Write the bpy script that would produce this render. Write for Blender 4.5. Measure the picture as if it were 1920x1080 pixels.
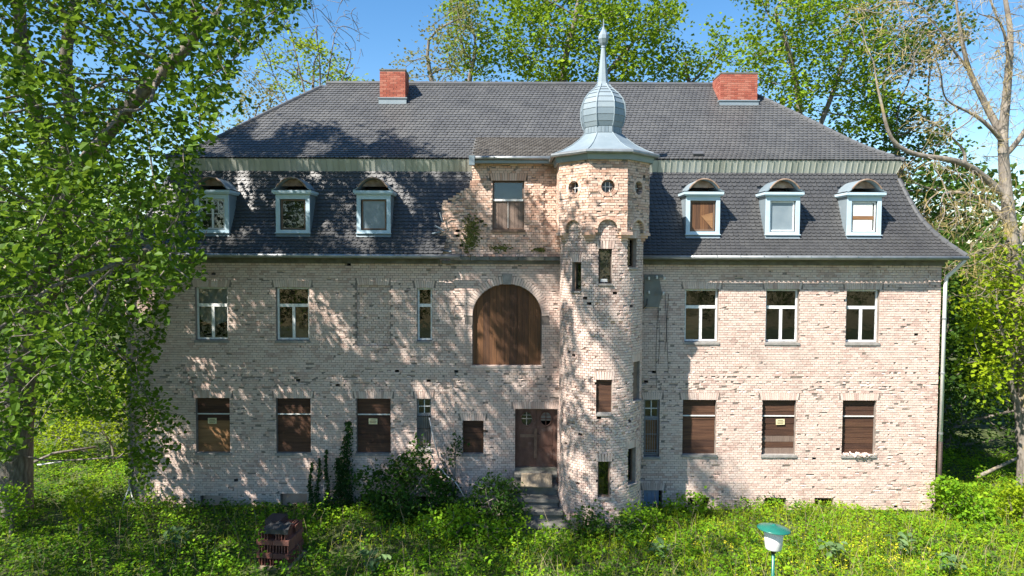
import bpy, math, random
import numpy as np
from mathutils import Vector, Matrix

for _o in list(bpy.data.objects):
    bpy.data.objects.remove(_o)
SC = bpy.context.scene
COL = SC.collection
R = math.radians
rng = np.random.default_rng(7)
random.seed(7)

# ------------------------------------------------------------------ camera
CAM = np.array((0.0, -22.46, 8.35))
PITCH, ROLL, FPX = R(2.5), R(0.22), 1280.0
_f = np.array((0, math.cos(PITCH), -math.sin(PITCH)))
_u0 = np.array((0, math.sin(PITCH), math.cos(PITCH)))
_r0 = np.array((1.0, 0, 0))
_r = math.cos(ROLL) * _r0 + math.sin(ROLL) * _u0
_u = -math.sin(ROLL) * _r0 + math.cos(ROLL) * _u0
cam_d = bpy.data.cameras.new('camera')
cam_d.lens, cam_d.sensor_width, cam_d.clip_end = 24.0, 36.0, 2000
cam = bpy.data.objects.new('camera', cam_d)
COL.objects.link(cam)
M = Matrix(((_r[0], _u[0], -_f[0], CAM[0]), (_r[1], _u[1], -_f[1], CAM[1]), (_r[2], _u[2], -_f[2], CAM[2]), (0, 0, 0, 1)))
cam.matrix_world = M
SC.camera = cam

# ------------------------------------------------------------------ light
SUN_AZ, SUN_EL = 50.0, 48.0          # degrees left of the facade normal, elevation
w = bpy.data.worlds.new('World'); SC.world = w; w.use_nodes = True
nt = w.node_tree; nt.nodes.clear()
sky = nt.nodes.new('ShaderNodeTexSky'); sky.sky_type = 'NISHITA'; sky.sun_disc = False
sky.sun_elevation = R(SUN_EL); sky.sun_rotation = R(180 + SUN_AZ)
sky.air_density = 1.0; sky.dust_density = 0.3; sky.ozone_density = 1.2
bg = nt.nodes.new('ShaderNodeBackground'); bg.inputs[1].default_value = 0.085
wo = nt.nodes.new('ShaderNodeOutputWorld')
hs = nt.nodes.new('ShaderNodeHueSaturation'); hs.inputs['Saturation'].default_value = 1.32
nt.links.new(sky.outputs[0], hs.inputs['Color']); nt.links.new(hs.outputs[0], bg.inputs[0]); nt.links.new(bg.outputs[0], wo.inputs[0])
S2 = np.array((-math.sin(R(SUN_AZ)) * math.cos(R(SUN_EL)), -math.cos(R(SUN_AZ)) * math.cos(R(SUN_EL)), math.sin(R(SUN_EL))))
sun_d = bpy.data.lights.new('sun', 'SUN'); sun_d.energy = 5.0; sun_d.angle = R(0.53); sun_d.color = (1, .94, .86)
sun = bpy.data.objects.new('sun', sun_d); COL.objects.link(sun)
sun.rotation_euler = Vector(S2).to_track_quat('Z', 'Y').to_euler(); sun.location = (-20, -20, 40)
SC.view_settings.view_transform = 'Standard'; SC.view_settings.look = 'None'
SC.view_settings.exposure = 1.32; SC.view_settings.gamma = 1
SC.cycles.max_bounces = 6; SC.cycles.transparent_max_bounces = 8
SC.cycles.use_denoising = True

def ray(px, py):
    cx, cy = (px - 960) / FPX, -(py - 540) / FPX
    return cx * _r + cy * _u + _f
def at(px, py, Y):
    d = ray(px, py); t = (Y - CAM[1]) / d[1]
    return CAM + d * t
def proj(P):
    q = np.asarray(P, float) - CAM
    z = q @ _f
    z = np.where(np.abs(z) < .01, .01, z)
    return 960 + FPX * (q @ _r) / z, 540 - FPX * (q @ _u) / z, z
def X_(px, Y=0, py=540): return at(px, py, Y)[0]
def Z_(py, Y=0): return at(960, py, Y)[2]

# ------------------------------------------------------------------ materials
MATS = {}
def pmat(name, cols, scale=3.0, rough=.8, island=0.0, bump=0.0, bscale=40.0, metal=0.0, stain=None, spec=.5, stretch=(1, 1, 1), rough_var=0.0):
    m = bpy.data.materials.new(name); m.use_nodes = True
    n, l = m.node_tree.nodes, m.node_tree.links
    b = n['Principled BSDF']; b.inputs['Roughness'].default_value = rough
    b.inputs['Metallic'].default_value = metal
    b.inputs['Specular IOR Level'].default_value = spec
    g = n.new('ShaderNodeNewGeometry')
    mp = n.new('ShaderNodeMapping'); mp.inputs['Scale'].default_value = stretch
    l.new(g.outputs['Position'], mp.inputs['Vector'])
    no = n.new('ShaderNodeTexNoise'); no.inputs['Scale'].default_value = scale; no.inputs['Detail'].default_value = 5
    l.new(mp.outputs[0], no.inputs['Vector'])
    fac = no.outputs['Fac']
    st = n.new('ShaderNodeMapRange'); st.inputs['From Min'].default_value = .28; st.inputs['From Max'].default_value = .72
    l.new(fac, st.inputs['Value']); fac = st.outputs[0]
    if island > 0:
        oi = n.new('ShaderNodeObjectInfo')
        ad = n.new('ShaderNodeMath'); ad.operation = 'ADD'
        l.new(g.outputs['Random Per Island'], ad.inputs[0]); l.new(oi.outputs['Random'], ad.inputs[1])
        fr = n.new('ShaderNodeMath'); fr.operation = 'FRACT'; l.new(ad.outputs[0], fr.inputs[0])
        mx = n.new('ShaderNodeMix'); mx.data_type = 'FLOAT'; mx.inputs[0].default_value = island
        l.new(fac, mx.inputs[2]); l.new(fr.outputs[0], mx.inputs[3]); fac = mx.outputs[0]
    cr = n.new('ShaderNodeValToRGB'); e = cr.color_ramp.elements
    while len(e) < len(cols): e.new(.5)
    for i, c in enumerate(cols):
        e[i].position = i / max(1, len(cols) - 1); e[i].color = (*c, 1)
    l.new(fac, cr.inputs[0]); col = cr.outputs[0]
    if stain:
        sc_, thr, scol, amt = stain
        n2 = n.new('ShaderNodeTexNoise'); n2.inputs['Scale'].default_value = sc_; n2.inputs['Detail'].default_value = 6; n2.inputs['Roughness'].default_value = .65
        l.new(g.outputs['Position'], n2.inputs['Vector'])
        mr = n.new('ShaderNodeMapRange'); mr.inputs['From Min'].default_value = thr; mr.inputs['From Max'].default_value = thr + .14; mr.inputs['To Max'].default_value = amt
        l.new(n2.outputs['Fac'], mr.inputs['Value'])
        m2 = n.new('ShaderNodeMix'); m2.data_type = 'RGBA'; l.new(mr.outputs[0], m2.inputs[0]); l.new(col, m2.inputs[6]); m2.inputs[7].default_value = (*scol, 1); col = m2.outputs[2]
    l.new(col, b.inputs['Base Color'])
    if rough_var:
        rr = n.new('ShaderNodeMapRange'); rr.inputs['To Min'].default_value = rough - rough_var; rr.inputs['To Max'].default_value = rough + rough_var
        l.new(no.outputs['Fac'], rr.inputs['Value']); l.new(rr.outputs[0], b.inputs['Roughness'])
    if bump:
        n3 = n.new('ShaderNodeTexNoise'); n3.inputs['Scale'].default_value = bscale; n3.inputs['Detail'].default_value = 4
        l.new(mp.outputs[0], n3.inputs['Vector'])
        bp = n.new('ShaderNodeBump'); bp.inputs['Strength'].default_value = bump; bp.inputs['Distance'].default_value = .02
        l.new(n3.outputs['Fac'], bp.inputs['Height']); l.new(bp.outputs[0], b.inputs['Normal'])
    MATS[name] = m
    return m
def leafmat(name, cols, trans, tfac=.4, rough=.55, spec=.08):
    m = bpy.data.materials.new(name); m.use_nodes = True
    n, l = m.node_tree.nodes, m.node_tree.links
    b = n['Principled BSDF']; b.inputs['Roughness'].default_value = rough; b.inputs['Specular IOR Level'].default_value = spec
    g = n.new('ShaderNodeNewGeometry'); oi = n.new('ShaderNodeObjectInfo')
    no = n.new('ShaderNodeTexNoise'); no.inputs['Scale'].default_value = .8; no.inputs['Detail'].default_value = 3; l.new(g.outputs['Position'], no.inputs['Vector'])
    ad = n.new('ShaderNodeMath'); ad.operation = 'ADD'; l.new(g.outputs['Random Per Island'], ad.inputs[0]); l.new(oi.outputs['Random'], ad.inputs[1])
    fr = n.new('ShaderNodeMath'); fr.operation = 'FRACT'; l.new(ad.outputs[0], fr.inputs[0])
    mx = n.new('ShaderNodeMix'); mx.data_type = 'FLOAT'; mx.inputs[0].default_value = .55
    st = n.new('ShaderNodeMapRange'); st.inputs['From Min'].default_value = .3; st.inputs['From Max'].default_value = .7; l.new(no.outputs['Fac'], st.inputs['Value'])
    l.new(st.outputs[0], mx.inputs[2]); l.new(fr.outputs[0], mx.inputs[3])
    cr = n.new('ShaderNodeValToRGB'); e = cr.color_ramp.elements
    while len(e) < len(cols): e.new(.5)
    for i, c in enumerate(cols):
        e[i].position = i / max(1, len(cols) - 1); e[i].color = (*c, 1)
    l.new(mx.outputs[0], cr.inputs[0]); l.new(cr.outputs[0], b.inputs['Base Color'])
    tr = n.new('ShaderNodeBsdfTranslucent')
    m2 = n.new('ShaderNodeMix'); m2.data_type = 'RGBA'; m2.inputs[0].default_value = .5; l.new(cr.outputs[0], m2.inputs[6]); m2.inputs[7].default_value = (*trans, 1)
    l.new(m2.outputs[2], tr.inputs['Color'])
    ms = n.new('ShaderNodeMixShader'); ms.inputs[0].default_value = tfac
    l.new(b.outputs[0], ms.inputs[1]); l.new(tr.outputs[0], ms.inputs[2]); l.new(ms.outputs[0], n['Material Output'].inputs['Surface'])
    MATS[name] = m
    return m
def glassmat(name):
    m = bpy.data.materials.new(name); m.use_nodes = True
    n, l = m.node_tree.nodes, m.node_tree.links
    n.remove(n['Principled BSDF'])
    t = n.new('ShaderNodeBsdfTransparent'); t.inputs[0].default_value = (.84, .87, .87, 1)
    g = n.new('ShaderNodeBsdfGlossy'); g.inputs['Roughness'].default_value = .03
    g.inputs['Color'].default_value = (.95, .97, 1, 1)
    tc = n.new('ShaderNodeNewGeometry'); no = n.new('ShaderNodeTexNoise'); no.inputs['Scale'].default_value = 2.5; l.new(tc.outputs['Position'], no.inputs['Vector'])
    bp = n.new('ShaderNodeBump'); bp.inputs['Strength'].default_value = .12; bp.inputs['Distance'].default_value = .02; l.new(no.outputs['Fac'], bp.inputs['Height']); l.new(bp.outputs[0], g.inputs['Normal'])
    f = n.new('ShaderNodeFresnel'); f.inputs[0].default_value = 1.5
    mr = n.new('ShaderNodeMath'); mr.operation = 'MULTIPLY_ADD'; mr.inputs[1].default_value = 1.0; mr.inputs[2].default_value = .0; l.new(f.outputs[0], mr.inputs[0])
    s = n.new('ShaderNodeMixShader'); l.new(mr.outputs[0], s.inputs[0]); l.new(t.outputs[0], s.inputs[1]); l.new(g.outputs[0], s.inputs[2])
    l.new(s.outputs[0], n['Material Output'].inputs['Surface']); MATS[name] = m

pmat('brick', [(.38, .255, .21), (.52, .37, .31), (.63, .475, .40), (.62, .49, .42), (.69, .54, .46), (.57, .385, .31)], 1.1, .9, .62, .6, 55, stain=(.7, .55, (.36, .28, .235), .5))
pmat('brick_pink', [(.32, .18, .13), (.53, .325, .235), (.63, .435, .335), (.68, .50, .40), (.56, .28, .185)], 1.0, .9, .6, .6, 55, stain=(1.1, .57, (.16, .13, .11), .6))
pmat('mortar', [(.17, .14, .12), (.28, .235, .2)], 6, .95, 0, .5, 60)
pmat('plaster_side', [(.3, .25, .21), (.4, .34, .28)], 2, .95, 0, .4, 20)
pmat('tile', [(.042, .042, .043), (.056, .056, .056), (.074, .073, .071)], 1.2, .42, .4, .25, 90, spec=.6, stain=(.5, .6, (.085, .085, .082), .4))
pmat('tile_upper_sheen', [(.064, .065, .066), (.086, .087, .087), (.112, .112, .109)], 1.2, .42, .4, .25, 90, spec=.6, stain=(.5, .6, (.13, .13, .125), .4))  # lighter copy of the mansard tile; upper slope's sky sheen put into the colour
pmat('tile_bay', [(.062, .055, .047), (.09, .081, .07), (.12, .112, .1)], 2, .7, .6, .3, 90)
pmat('ridge_tile', [(.055, .058, .064), (.095, .097, .1)], 2, .55, .4, .2, 50)
pmat('zinc', [(.135, .185, .215), (.20, .25, .28), (.27, .325, .35)], 1.6, .55, .55, .12, 9, metal=.15, stain=(3, .6, (.36, .4, .41), .6))
pmat('zinc_fascia', [(.34, .35, .30), (.46, .47, .41), (.55, .55, .49)], 2.4, .5, .6, .08, 10, metal=.3, stretch=(1, 1, .2))
pmat('gutter', [(.2, .215, .22), (.33, .345, .35)], 3, .45, 0, .05, 20, metal=.5)
pmat('downpipe', [(.55, .55, .53), (.72, .71, .68)], 3, .5, 0, .05, 20, metal=.1)
pmat('paint_blue', [(.36, .48, .55), (.44, .56, .63), (.48, .60, .66)], 2.5, .5, .3, .05, 30, stain=(5, .62, (.36, .4, .42), .4))
pmat('copper', [(.12, .075, .05), (.24, .16, .11), (.34, .27, .21)], 6, .6, 0, .2, 20)
pmat('frame_white', [(.5, .5, .48), (.7, .7, .68), (.78, .78, .76)], 8, .6, .3, .25, 80, stain=(9, .56, (.25, .22, .19), .7))
pmat('frame_brown', [(.1, .06, .04), (.2, .13, .09)], 8, .7, .3, .25, 80)
pmat('board', [(.03, .011, .006), (.05, .02, .01), (.085, .037, .018), (.12, .056, .028)], 5, .75, .45, .4, 60, stretch=(.35, 1, 5), stain=(2.3, .66, (.2, .16, .13), .5))
pmat('board_light', [(.13, .062, .025), (.22, .11, .045), (.29, .155, .068)], 4, .7, .4, .3, 60, stretch=(.4, 1, 4))
pmat('board_vert', [(.04, .017, .008), (.075, .032, .013), (.13, .056, .021), (.19, .085, .03)], 5, .7, .55, .4, 60, stretch=(6, 1, .3))
pmat('board_grey', [(.10, .068, .052), (.17, .12, .094), (.24, .175, .135)], 5, .8, .5, .4, 60, stretch=(6, 1, .4))
pmat('door', [(.06, .027, .019), (.10, .048, .034), (.145, .082, .06)], 4, .65, 0, .3, 40, stretch=(1, 1, .5), stain=(2, .55, (.24, .2, .18), .5))
pmat('door_blue', [(.13, .17, .25), (.22, .27, .36)], 4, .7, 0, .3, 30, stain=(4, .6, (.16, .11, .08), .6))
pmat('stone', [(.075, .072, .062), (.14, .135, .118), (.21, .2, .178)], 4, .9, .2, .5, 30, stain=(2.0, .52, (.09, .10, .055), .7))
pmat('sill', [(.18, .165, .15), (.33, .31, .285)], 6, .9, .2, .6, 30)
pmat('white_bar', [(.55, .54, .5), (.75, .74, .7)], 9, .7, 0, .2, 50)
pmat('dark_room', [(.012, .011, .010), (.02, .018, .016)], 2, .95)  # near-black colour stands in for the darkness of unlit rooms
pmat('curtain', [(.36, .36, .35), (.58, .58, .56)], 3, .9, 0, .2, 20)
pmat('chimney_brick', [(.20, .05, .032), (.30, .075, .045), (.36, .11, .07), (.40, .17, .115)], 3, .85, .7, .5, 60)
pmat('chimney_mortar', [(.3, .2, .165), (.36, .27, .23)], 8, .9)
pmat('sign', [(.62, .54, .30), (.72, .65, .40)], 12, .6)
pmat('print', [(.12, .1, .06), (.16, .13, .08)], 12, .6)
pmat('iron', [(.035, .03, .028), (.09, .06, .045)], 20, .6, 0, .2, 60, metal=.5)
pmat('grille_grey', [(.16, .165, .175), (.26, .265, .27)], 20, .6, 0, .2, 60)
pmat('panel_grey', [(.13, .13, .12), (.21, .21, .19)], 3, .8, 0, .2, 20, stain=(4, .55, (.25, .15, .08), .5))
pmat('porcelain', [(.6, .58, .55), (.7, .7, .68)], 5, .3)
pmat('cable', [(.02, .02, .02), (.04, .04, .04)], 5, .6)
pmat('pole_wood', [(.42, .40, .38), (.6, .58, .55)], 12, .8, 0, .2, 30)
pmat('plank_old', [(.22, .17, .11), (.36, .29, .2)], 4, .85, 0, .4, 40, stretch=(4, .4, 1))
pmat('clay', [(.10, .036, .026), (.17, .062, .043), (.24, .105, .075)], 5, .8, .6, .4, 50)
pmat('clay_dark', [(.04, .027, .03), (.07, .046, .048)], 5, .6, .4, .3, 50)
pmat('plastic_film', [(.5, .5, .48), (.7, .7, .68)], 5, .35)
pmat('lamp_green', [(.012, .115, .085), (.02, .16, .115)], 6, .3, 0, .03, 20)
pmat('lamp_white', [(.72, .7, .68), (.8, .78, .76)], 6, .35)
pmat('bark', [(.08, .066, .052), (.17, .145, .12), (.27, .24, .205)], 4, .95, 0, 1.0, 16, stretch=(3, 3, .8))
pmat('bark_pale', [(.12, .10, .08), (.22, .19, .155), (.31, .27, .225)], 3, .95, 0, .9, 16, stretch=(2, 2, .8), stain=(1.6, .56, (.36, .27, .06), .75))
pmat('twig', [(.12, .1, .08), (.22, .19, .16)], 3, .9)
pmat('twig_lichen', [(.24, .18, .06), (.36, .28, .10), (.28, .24, .19)], 2.5, .9)
pmat('soil', [(.035, .04, .014), (.06, .08, .02), (.09, .12, .028)], 1.2, .95, 0, .7, 8)
pmat('moss', [(.05, .06, .01), (.14, .15, .03)], 8, .95, .5)
leafmat('leaf_poplar', [(0.0237, 0.052, 0.0049), (0.0534, 0.1122, 0.0083), (0.1121, 0.2062, 0.015), (0.2422, 0.3457, 0.0319)], (.22, .33, .03), .40, .5, .16)
leafmat('leaf_back', [(0.0619, 0.118, 0.0091), (0.1236, 0.2176, 0.013), (0.2121, 0.3264, 0.0194), (0.3535, 0.4533, 0.0324)], (.32, .42, .04), .42)
leafmat('leaf_dark', [(0.0275, 0.0656, 0.0123), (0.0562, 0.1181, 0.0175), (0.1063, 0.1837, 0.0245)], (.18, .28, .03), .38)
leafmat('leaf_olive', [(.10, .11, .035), (.2, .2, .07), (.29, .27, .13)], (.36, .36, .1), .4)
leafmat('leaf_lime', [(0.1241, 0.1993, 0.0081), (0.2314, 0.332, 0.0122), (0.3636, 0.4484, 0.0203)], (.42, .5, .03), .45)
leafmat('weed', [(0.0558, 0.156, 0.0104), (0.1116, 0.2599, 0.0137), (0.2046, 0.3741, 0.0193), (0.372, 0.5404, 0.0275)], (.5, .6, .05), .45)
leafmat('weed_dark', [(0.024, 0.066, 0.0118), (0.048, 0.1122, 0.0168), (0.09, 0.1716, 0.0218)], (.18, .3, .03), .36)
leafmat('grass', [(0.1605, 0.2752, 0.0125), (0.3011, 0.3931, 0.0218), (0.5218, 0.5504, 0.0499)], (.4, .45, .06), .4)
leafmat('flower', [(.5, .46, .02), (.6, .55, .04)], (.6, .6, .05), .3)
leafmat('ivy', [(.018, .045, .014), (.035, .075, .02), (.05, .1, .025)], (.1, .2, .02), .25)
pmat('blind', [(.10, .125, .15), (.15, .18, .2)], 3, .6)
pmat('pane_dull', [(.17, .215, .245), (.22, .265, .29)], 3, .3)
pmat('straw', [(.2, .15, .08), (.36, .29, .17)], 3, .9)
leafmat('dock', [(.07, .13, .05), (.12, .2, .08), (.18, .27, .1)], (.3, .42, .1), .3)
glassmat('glass')

# ------------------------------------------------------------------ object helpers
def add_mesh(name, V, F, mat, parent=None, smooth=False):
    """V (n,3); F list of int arrays, each (m,k)"""
    me = bpy.data.meshes.new(name)
    V = np.asarray(V, np.float32)
    F = [np.asarray(f, np.int32) for f in F if len(f)]
    nl = sum(f.size for f in F); nf = sum(f.shape[0] for f in F)
    me.vertices.add(len(V)); me.vertices.foreach_set('co', V.ravel())
    me.loops.add(nl); me.polygons.add(nf)
    me.loops.foreach_set('vertex_index', np.concatenate([f.ravel() for f in F]))
    tot = np.concatenate([np.full(f.shape[0], f.shape[1], np.int32) for f in F])
    st = np.concatenate(([0], np.cumsum(tot)[:-1])).astype(np.int32)
    me.polygons.foreach_set('loop_start', st)
    me.update(calc_edges=True)
    me.polygons.foreach_set('use_smooth', np.full(nf, bool(smooth)))
    me.materials.append(MATS[mat])
    return add_obj(name, me, parent)
def add_obj(name, me, parent=None):
    o = bpy.data.objects.new(name, me); COL.objects.link(o)
    if parent is not None:
        o.parent = parent
        o.matrix_parent_inverse = Matrix.Translation(-Vector(parent.get('base', (0, 0, 0)))) if parent.type == 'EMPTY' else Matrix()
    return o
def thing(name, base, label, cat, group=None):
    o = bpy.data.objects.new(name, None); COL.objects.link(o)
    o.location = base; o['base'] = [float(v) for v in base]; o['label'] = label; o['category'] = cat; o.empty_display_size = .3
    if group: o['group'] = group
    return o
class MB:
    """collects boxes, prisms, tubes and lathes into one mesh"""
    def __init__(s): s.v = []; s.f = {}; s.n = 0
    def raw(s, V, faces):
        for f in faces: s.f.setdefault(len(f), []).append([i + s.n for i in f])
        s.v.append(np.asarray(V, float)); s.n += len(V); return s
    def box(s, x0, x1, y0, y1, z0, z1, T=None):
        V = np.array([(x0, y0, z0), (x1, y0, z0), (x1, y1, z0), (x0, y1, z0), (x0, y0, z1), (x1, y0, z1), (x1, y1, z1), (x0, y1, z1)], float)
        if T is not None: V = V @ np.array(T.to_3x3()).T + np.array(T.translation)
        return s.raw(V, [(0, 3, 2, 1), (4, 5, 6, 7), (0, 1, 5, 4), (1, 2, 6, 5), (2, 3, 7, 6), (3, 0, 4, 7)])
    def prism(s, pts, y0, y1):
        n = len(pts); V = [(p[0], y0, p[1]) for p in pts] + [(p[0], y1, p[1]) for p in pts]
        return s.raw(V, [tuple(range(n)), tuple(range(2 * n - 1, n - 1, -1))] + [(i, i + n, (i + 1) % n + n, (i + 1) % n) for i in range(n)])
    def tube(s, pts, rad, k=8, cap=True):
        pts = [np.asarray(p, float) for p in pts]; n = len(pts)
        rad = rad if hasattr(rad, '__len__') else [rad] * n
        V = []; pu = None
        for i in range(n):
            d = pts[min(i + 1, n - 1)] - pts[max(i - 1, 0)]; d = d / (np.linalg.norm(d) + 1e-9)
            if pu is None: pu = np.cross(d, (0.3, .2, 1)); 
            if np.linalg.norm(pu) < 1e-3: pu = np.cross(d, (1, 0, 0))
            pu = pu - d * (pu @ d); pu /= np.linalg.norm(pu) + 1e-9; q = np.cross(d, pu)
            for j in range(k):
                a = 2 * math.pi * j / k; V.append(pts[i] + rad[i] * (math.cos(a) * pu + math.sin(a) * q))
        F = [(i * k + j, i * k + (j + 1) % k, (i + 1) * k + (j + 1) % k, (i + 1) * k + j) for i in range(n - 1) for j in range(k)]
        if cap: F += [tuple(range(k - 1, -1, -1)), tuple(range((n - 1) * k, n * k))]
        return s.raw(V, F)
    def lathe(s, prof, c, k=24, rot=0.0, cap=True):
        V = []
        for r, z in prof:
            for j in range(k):
                a = 2 * math.pi * j / k + rot; V.append((c[0] + r * math.cos(a), c[1] + r * math.sin(a), z))
        n = len(prof)
        F = [(i * k + j, i * k + (j + 1) % k, (i + 1) * k + (j + 1) % k, (i + 1) * k + j) for i in range(n - 1) for j in range(k)]
        if cap: F += [tuple(range(k - 1, -1, -1)), tuple(range((n - 1) * k, n * k))]
        return s.raw(V, F)
    def build(s, name, mat, parent=None, smooth=False):
        return add_mesh(name, np.concatenate(s.v), list(np.array(f) for f in s.f.values()), mat, parent, smooth)
def bbox(name, mat, parent, *a, T=None): return MB().box(*a, T=T).build(name, mat, parent)
# ------------------------------------------------------------------ ground
def ground_z(x, y):
    return 0.06 * np.sin(x * .7 + 1) * np.cos(y * .9) + .04 * np.sin(x * 1.9 + y * 1.3)
gx = np.concatenate((np.linspace(-300, -30, 14), np.linspace(-28, 28, 113), np.linspace(30, 300, 14)))
gy = np.concatenate((np.linspace(-60, -24, 6), np.linspace(-22, 16, 77), np.linspace(20, 500, 16)))
GX, GY = np.meshgrid(gx, gy)
GZ = ground_z(GX, GY) * (np.abs(GX) < 29) - .02
nx_, ny_ = len(gx), len(gy)
I = np.arange(nx_ * ny_).reshape(ny_, nx_)
gro = add_mesh('ground', np.stack((GX, GY, GZ), -1).reshape(-1, 3), [np.stack((I[:-1, :-1], I[:-1, 1:], I[1:, 1:], I[1:, :-1]), -1).reshape(-1, 4)], 'soil', smooth=True)
gro['kind'] = 'structure'

# ------------------------------------------------------------------ manor house
H = thing('manor_house', (.8, 0, 0), 'abandoned pale brick manor house with dark tiled mansard roof and corner stair tower', 'house')
CH = .08                                   # brick course height
XL, XR = -12.75, 14.12                     # wall ends
EAVE = 8.30
def snap(z): return round(z / CH) * CH

def op_int(o, z):
    k = o[0]
    if k == 'rect': return (o[1], o[2]) if o[3] <= z <= o[4] else None
    if k == 'arch':
        _, cx, hw, z0, zs, rise = o
        if z < z0 or z > zs + rise: return None
        if z <= zs: return (cx - hw, cx + hw)
        q = hw * math.sqrt(max(0, 1 - ((z - zs) / rise) ** 2)); return (cx - q, cx + q)
    if k == 'circ':
        _, cx, cz, r = o
        if abs(z - cz) >= r: return None
        q = math.sqrt(r * r - (z - cz) ** 2); return (cx - q, cx + q)
def cut(a, b, ops, z):
    iv = [(a, b)]
    for o in ops:
        q = op_int(o, z)
        if not q: continue
        nw = []
        for (s, e) in iv:
            if q[1] <= s or q[0] >= e: nw.append((s, e)); continue
            if q[0] > s: nw.append((s, q[0]))
            if q[1] < e: nw.append((q[1], e))
        iv = nw
    return iv
class Bricks:
    def __init__(s): s.b = []; s.j = []; s.c = []; s.maps = []
    def field(s, mp, zlo, zhi, xf, ops, lint=(), off=lambda u, z: 0.0, dmg=lambda u, z: .03, ls=.262, lh=.131, header_only=False, single=None, phase=0.0, brk=()):
        k0, k1 = int(round(zlo / CH)), int(round(zhi / CH)); mi = len(s.maps); s.maps.append(mp)
        for k in range(k0, k1):
            z = (k + .5) * CH; a, b = xf(z)
            if b - a < .05: continue
            L = lh if (header_only or k % 2) else ls
            o = phase + (.065 if k % 2 else 0) + (.131 if k % 4 == 2 else 0)
            gone = []
            for (p, q) in cut(a, b, list(ops) + list(lint), z):
                i = math.floor((p - o) / L)
                while i * L + o < q - .02:
                    u0, u1 = max(p, i * L + o), min(q, i * L + o + L); i += 1
                    if u1 - u0 < .035: continue
                    d = off(.5 * (u0 + u1), z); pr = dmg(.5 * (u0 + u1), z); rr = random.random()
                    if rr < pr * (.004 if L > .2 else .025): gone.append((u0, u1)); continue
                    if single and single(u0, u1, z, k): SINGLES.append((mp, u0, u1, k, d)); continue
                    s.b.append((mi, u0 + .006, u1 - .006, k * CH + .0065, (k + 1) * CH - .0065, d + random.uniform(-.005, .006)))
                    s.j.append(1 if rr < pr else 0)
            for (p, q) in cut(a, b, list(ops) + [('rect', g[0], g[1], z - .01, z + .01) for g in gone], z):
                cs = [p] + [t for t in sorted(brk) if p < t < q] + [q]
                for e0, e1 in zip(cs[:-1], cs[1:]): s.c.append((mi, e0, e1, k * CH, (k + 1) * CH, -.018 + off(.5 * (e0 + e1), z)))
    def quad8(s, rows, jit, back=-.22):
        rows = np.array(rows); n = len(rows); V = np.zeros((n, 8, 3)); order = [(1, 3), (2, 3), (2, 4), (1, 4)]
        for i, (uu, zz) in enumerate(order):
            V[:, i, 0] = rows[:, uu]; V[:, i, 1] = rows[:, zz]; V[:, i, 2] = rows[:, 5]
            V[:, i + 4, 0] = rows[:, uu]; V[:, i + 4, 1] = rows[:, zz]; V[:, i + 4, 2] = back
        if jit is not None:
            jit = np.array(jit)
            V[:, :4, 2] += rng.uniform(-.003, .003, (n, 4)); V[:, :4, :2] += rng.uniform(-.003, .003, (n, 4, 2))
            c = np.where(jit > 0)[0]
            side = rng.integers(0, 4, len(c)); dp = rng.uniform(.012, .06, len(c))
            V[c, side, 2] -= dp
            two = rng.random(len(c)) < .6
            V[c[two], (side[two] + 1) % 4, 2] -= dp[two] * rng.uniform(.4, 1.1, two.sum())
        out = np.zeros((n * 8, 3))
        mi = rows[:, 0].astype(int)
        for m_ in np.unique(mi):
            sel = np.where(mi == m_)[0]; q = V[sel].reshape(-1, 3)
            out.reshape(n, 8, 3)[sel] = s.maps[m_](q[:, 0], q[:, 1], q[:, 2]).reshape(-1, 8, 3)
        base = (np.arange(n) * 8)[:, None]
        F = np.concatenate([base + np.array(f) for f in ((0, 1, 2, 3), (0, 4, 5, 1), (1, 5, 6, 2), (2, 6, 7, 3), (3, 7, 4, 0))])
        return out, [F]
    def build(s, nb, matb, nc, matc, parent, kind='stuff'):
        core = add_mesh(nc, *s.quad8(s.c, None, -.24), matc, parent)
        br = add_mesh(nb, *s.quad8(s.b, s.j), matb, core)
        if kind: br['kind'] = kind
        return core
SINGLES = []
def flat(y0): return lambda u, z, d: np.stack((u, y0 - d, z), -1)

UP = (snap(Z_(639.5)), snap(Z_(538.3)))    # upper storey window sill and head
GR = (snap(Z_(849.5)), snap(Z_(748)))
def wx(a, b): return X_(a), X_(b)
ARCX0, ARCX1 = wx(886, 1016); ARC = ('arch', (ARCX0 + ARCX1) / 2, (ARCX1 - ARCX0) / 2, snap(Z_(685)), Z_(592), Z_(532) - Z_(592))
WU = [wx(365, 426), wx(517, 579), wx(1285, 1348), wx(1437, 1499), wx(1588, 1650)]
WG = [wx(363, 427), wx(515, 580), wx(667, 731), wx(1284, 1347), wx(1434.5, 1498), wx(1586, 1649)]
NU, NG, NR = wx(782, 810), wx(781, 808), wx(1211, 1240)
SMALL = (*wx(868, 907), snap(Z_(850)), snap(Z_(789)))
DOOR = (*wx(967, 1047), snap(Z_(884)), snap(Z_(765)))
BLIND = (*wx(668, 731), snap(Z_(648)), snap(Z_(534)))
BDOOR = (X_(1212), X_(1246), -.1, snap(Z_(916)))
CELL = [(*wx(370, 412), .0, .42), (*wx(522, 572), .0, .44), (*wx(674, 740), .0, .45), (*wx(780, 812), 0, .42), (*wx(1296, 1336), 0, .40), (*wx(1442, 1482), 0, .38), (*wx(1536, 1572), 0, .38)]
rects = [('rect', a, b, *UP) for a, b in WU] + [('rect', a, b, *GR) for a, b in WG]
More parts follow.
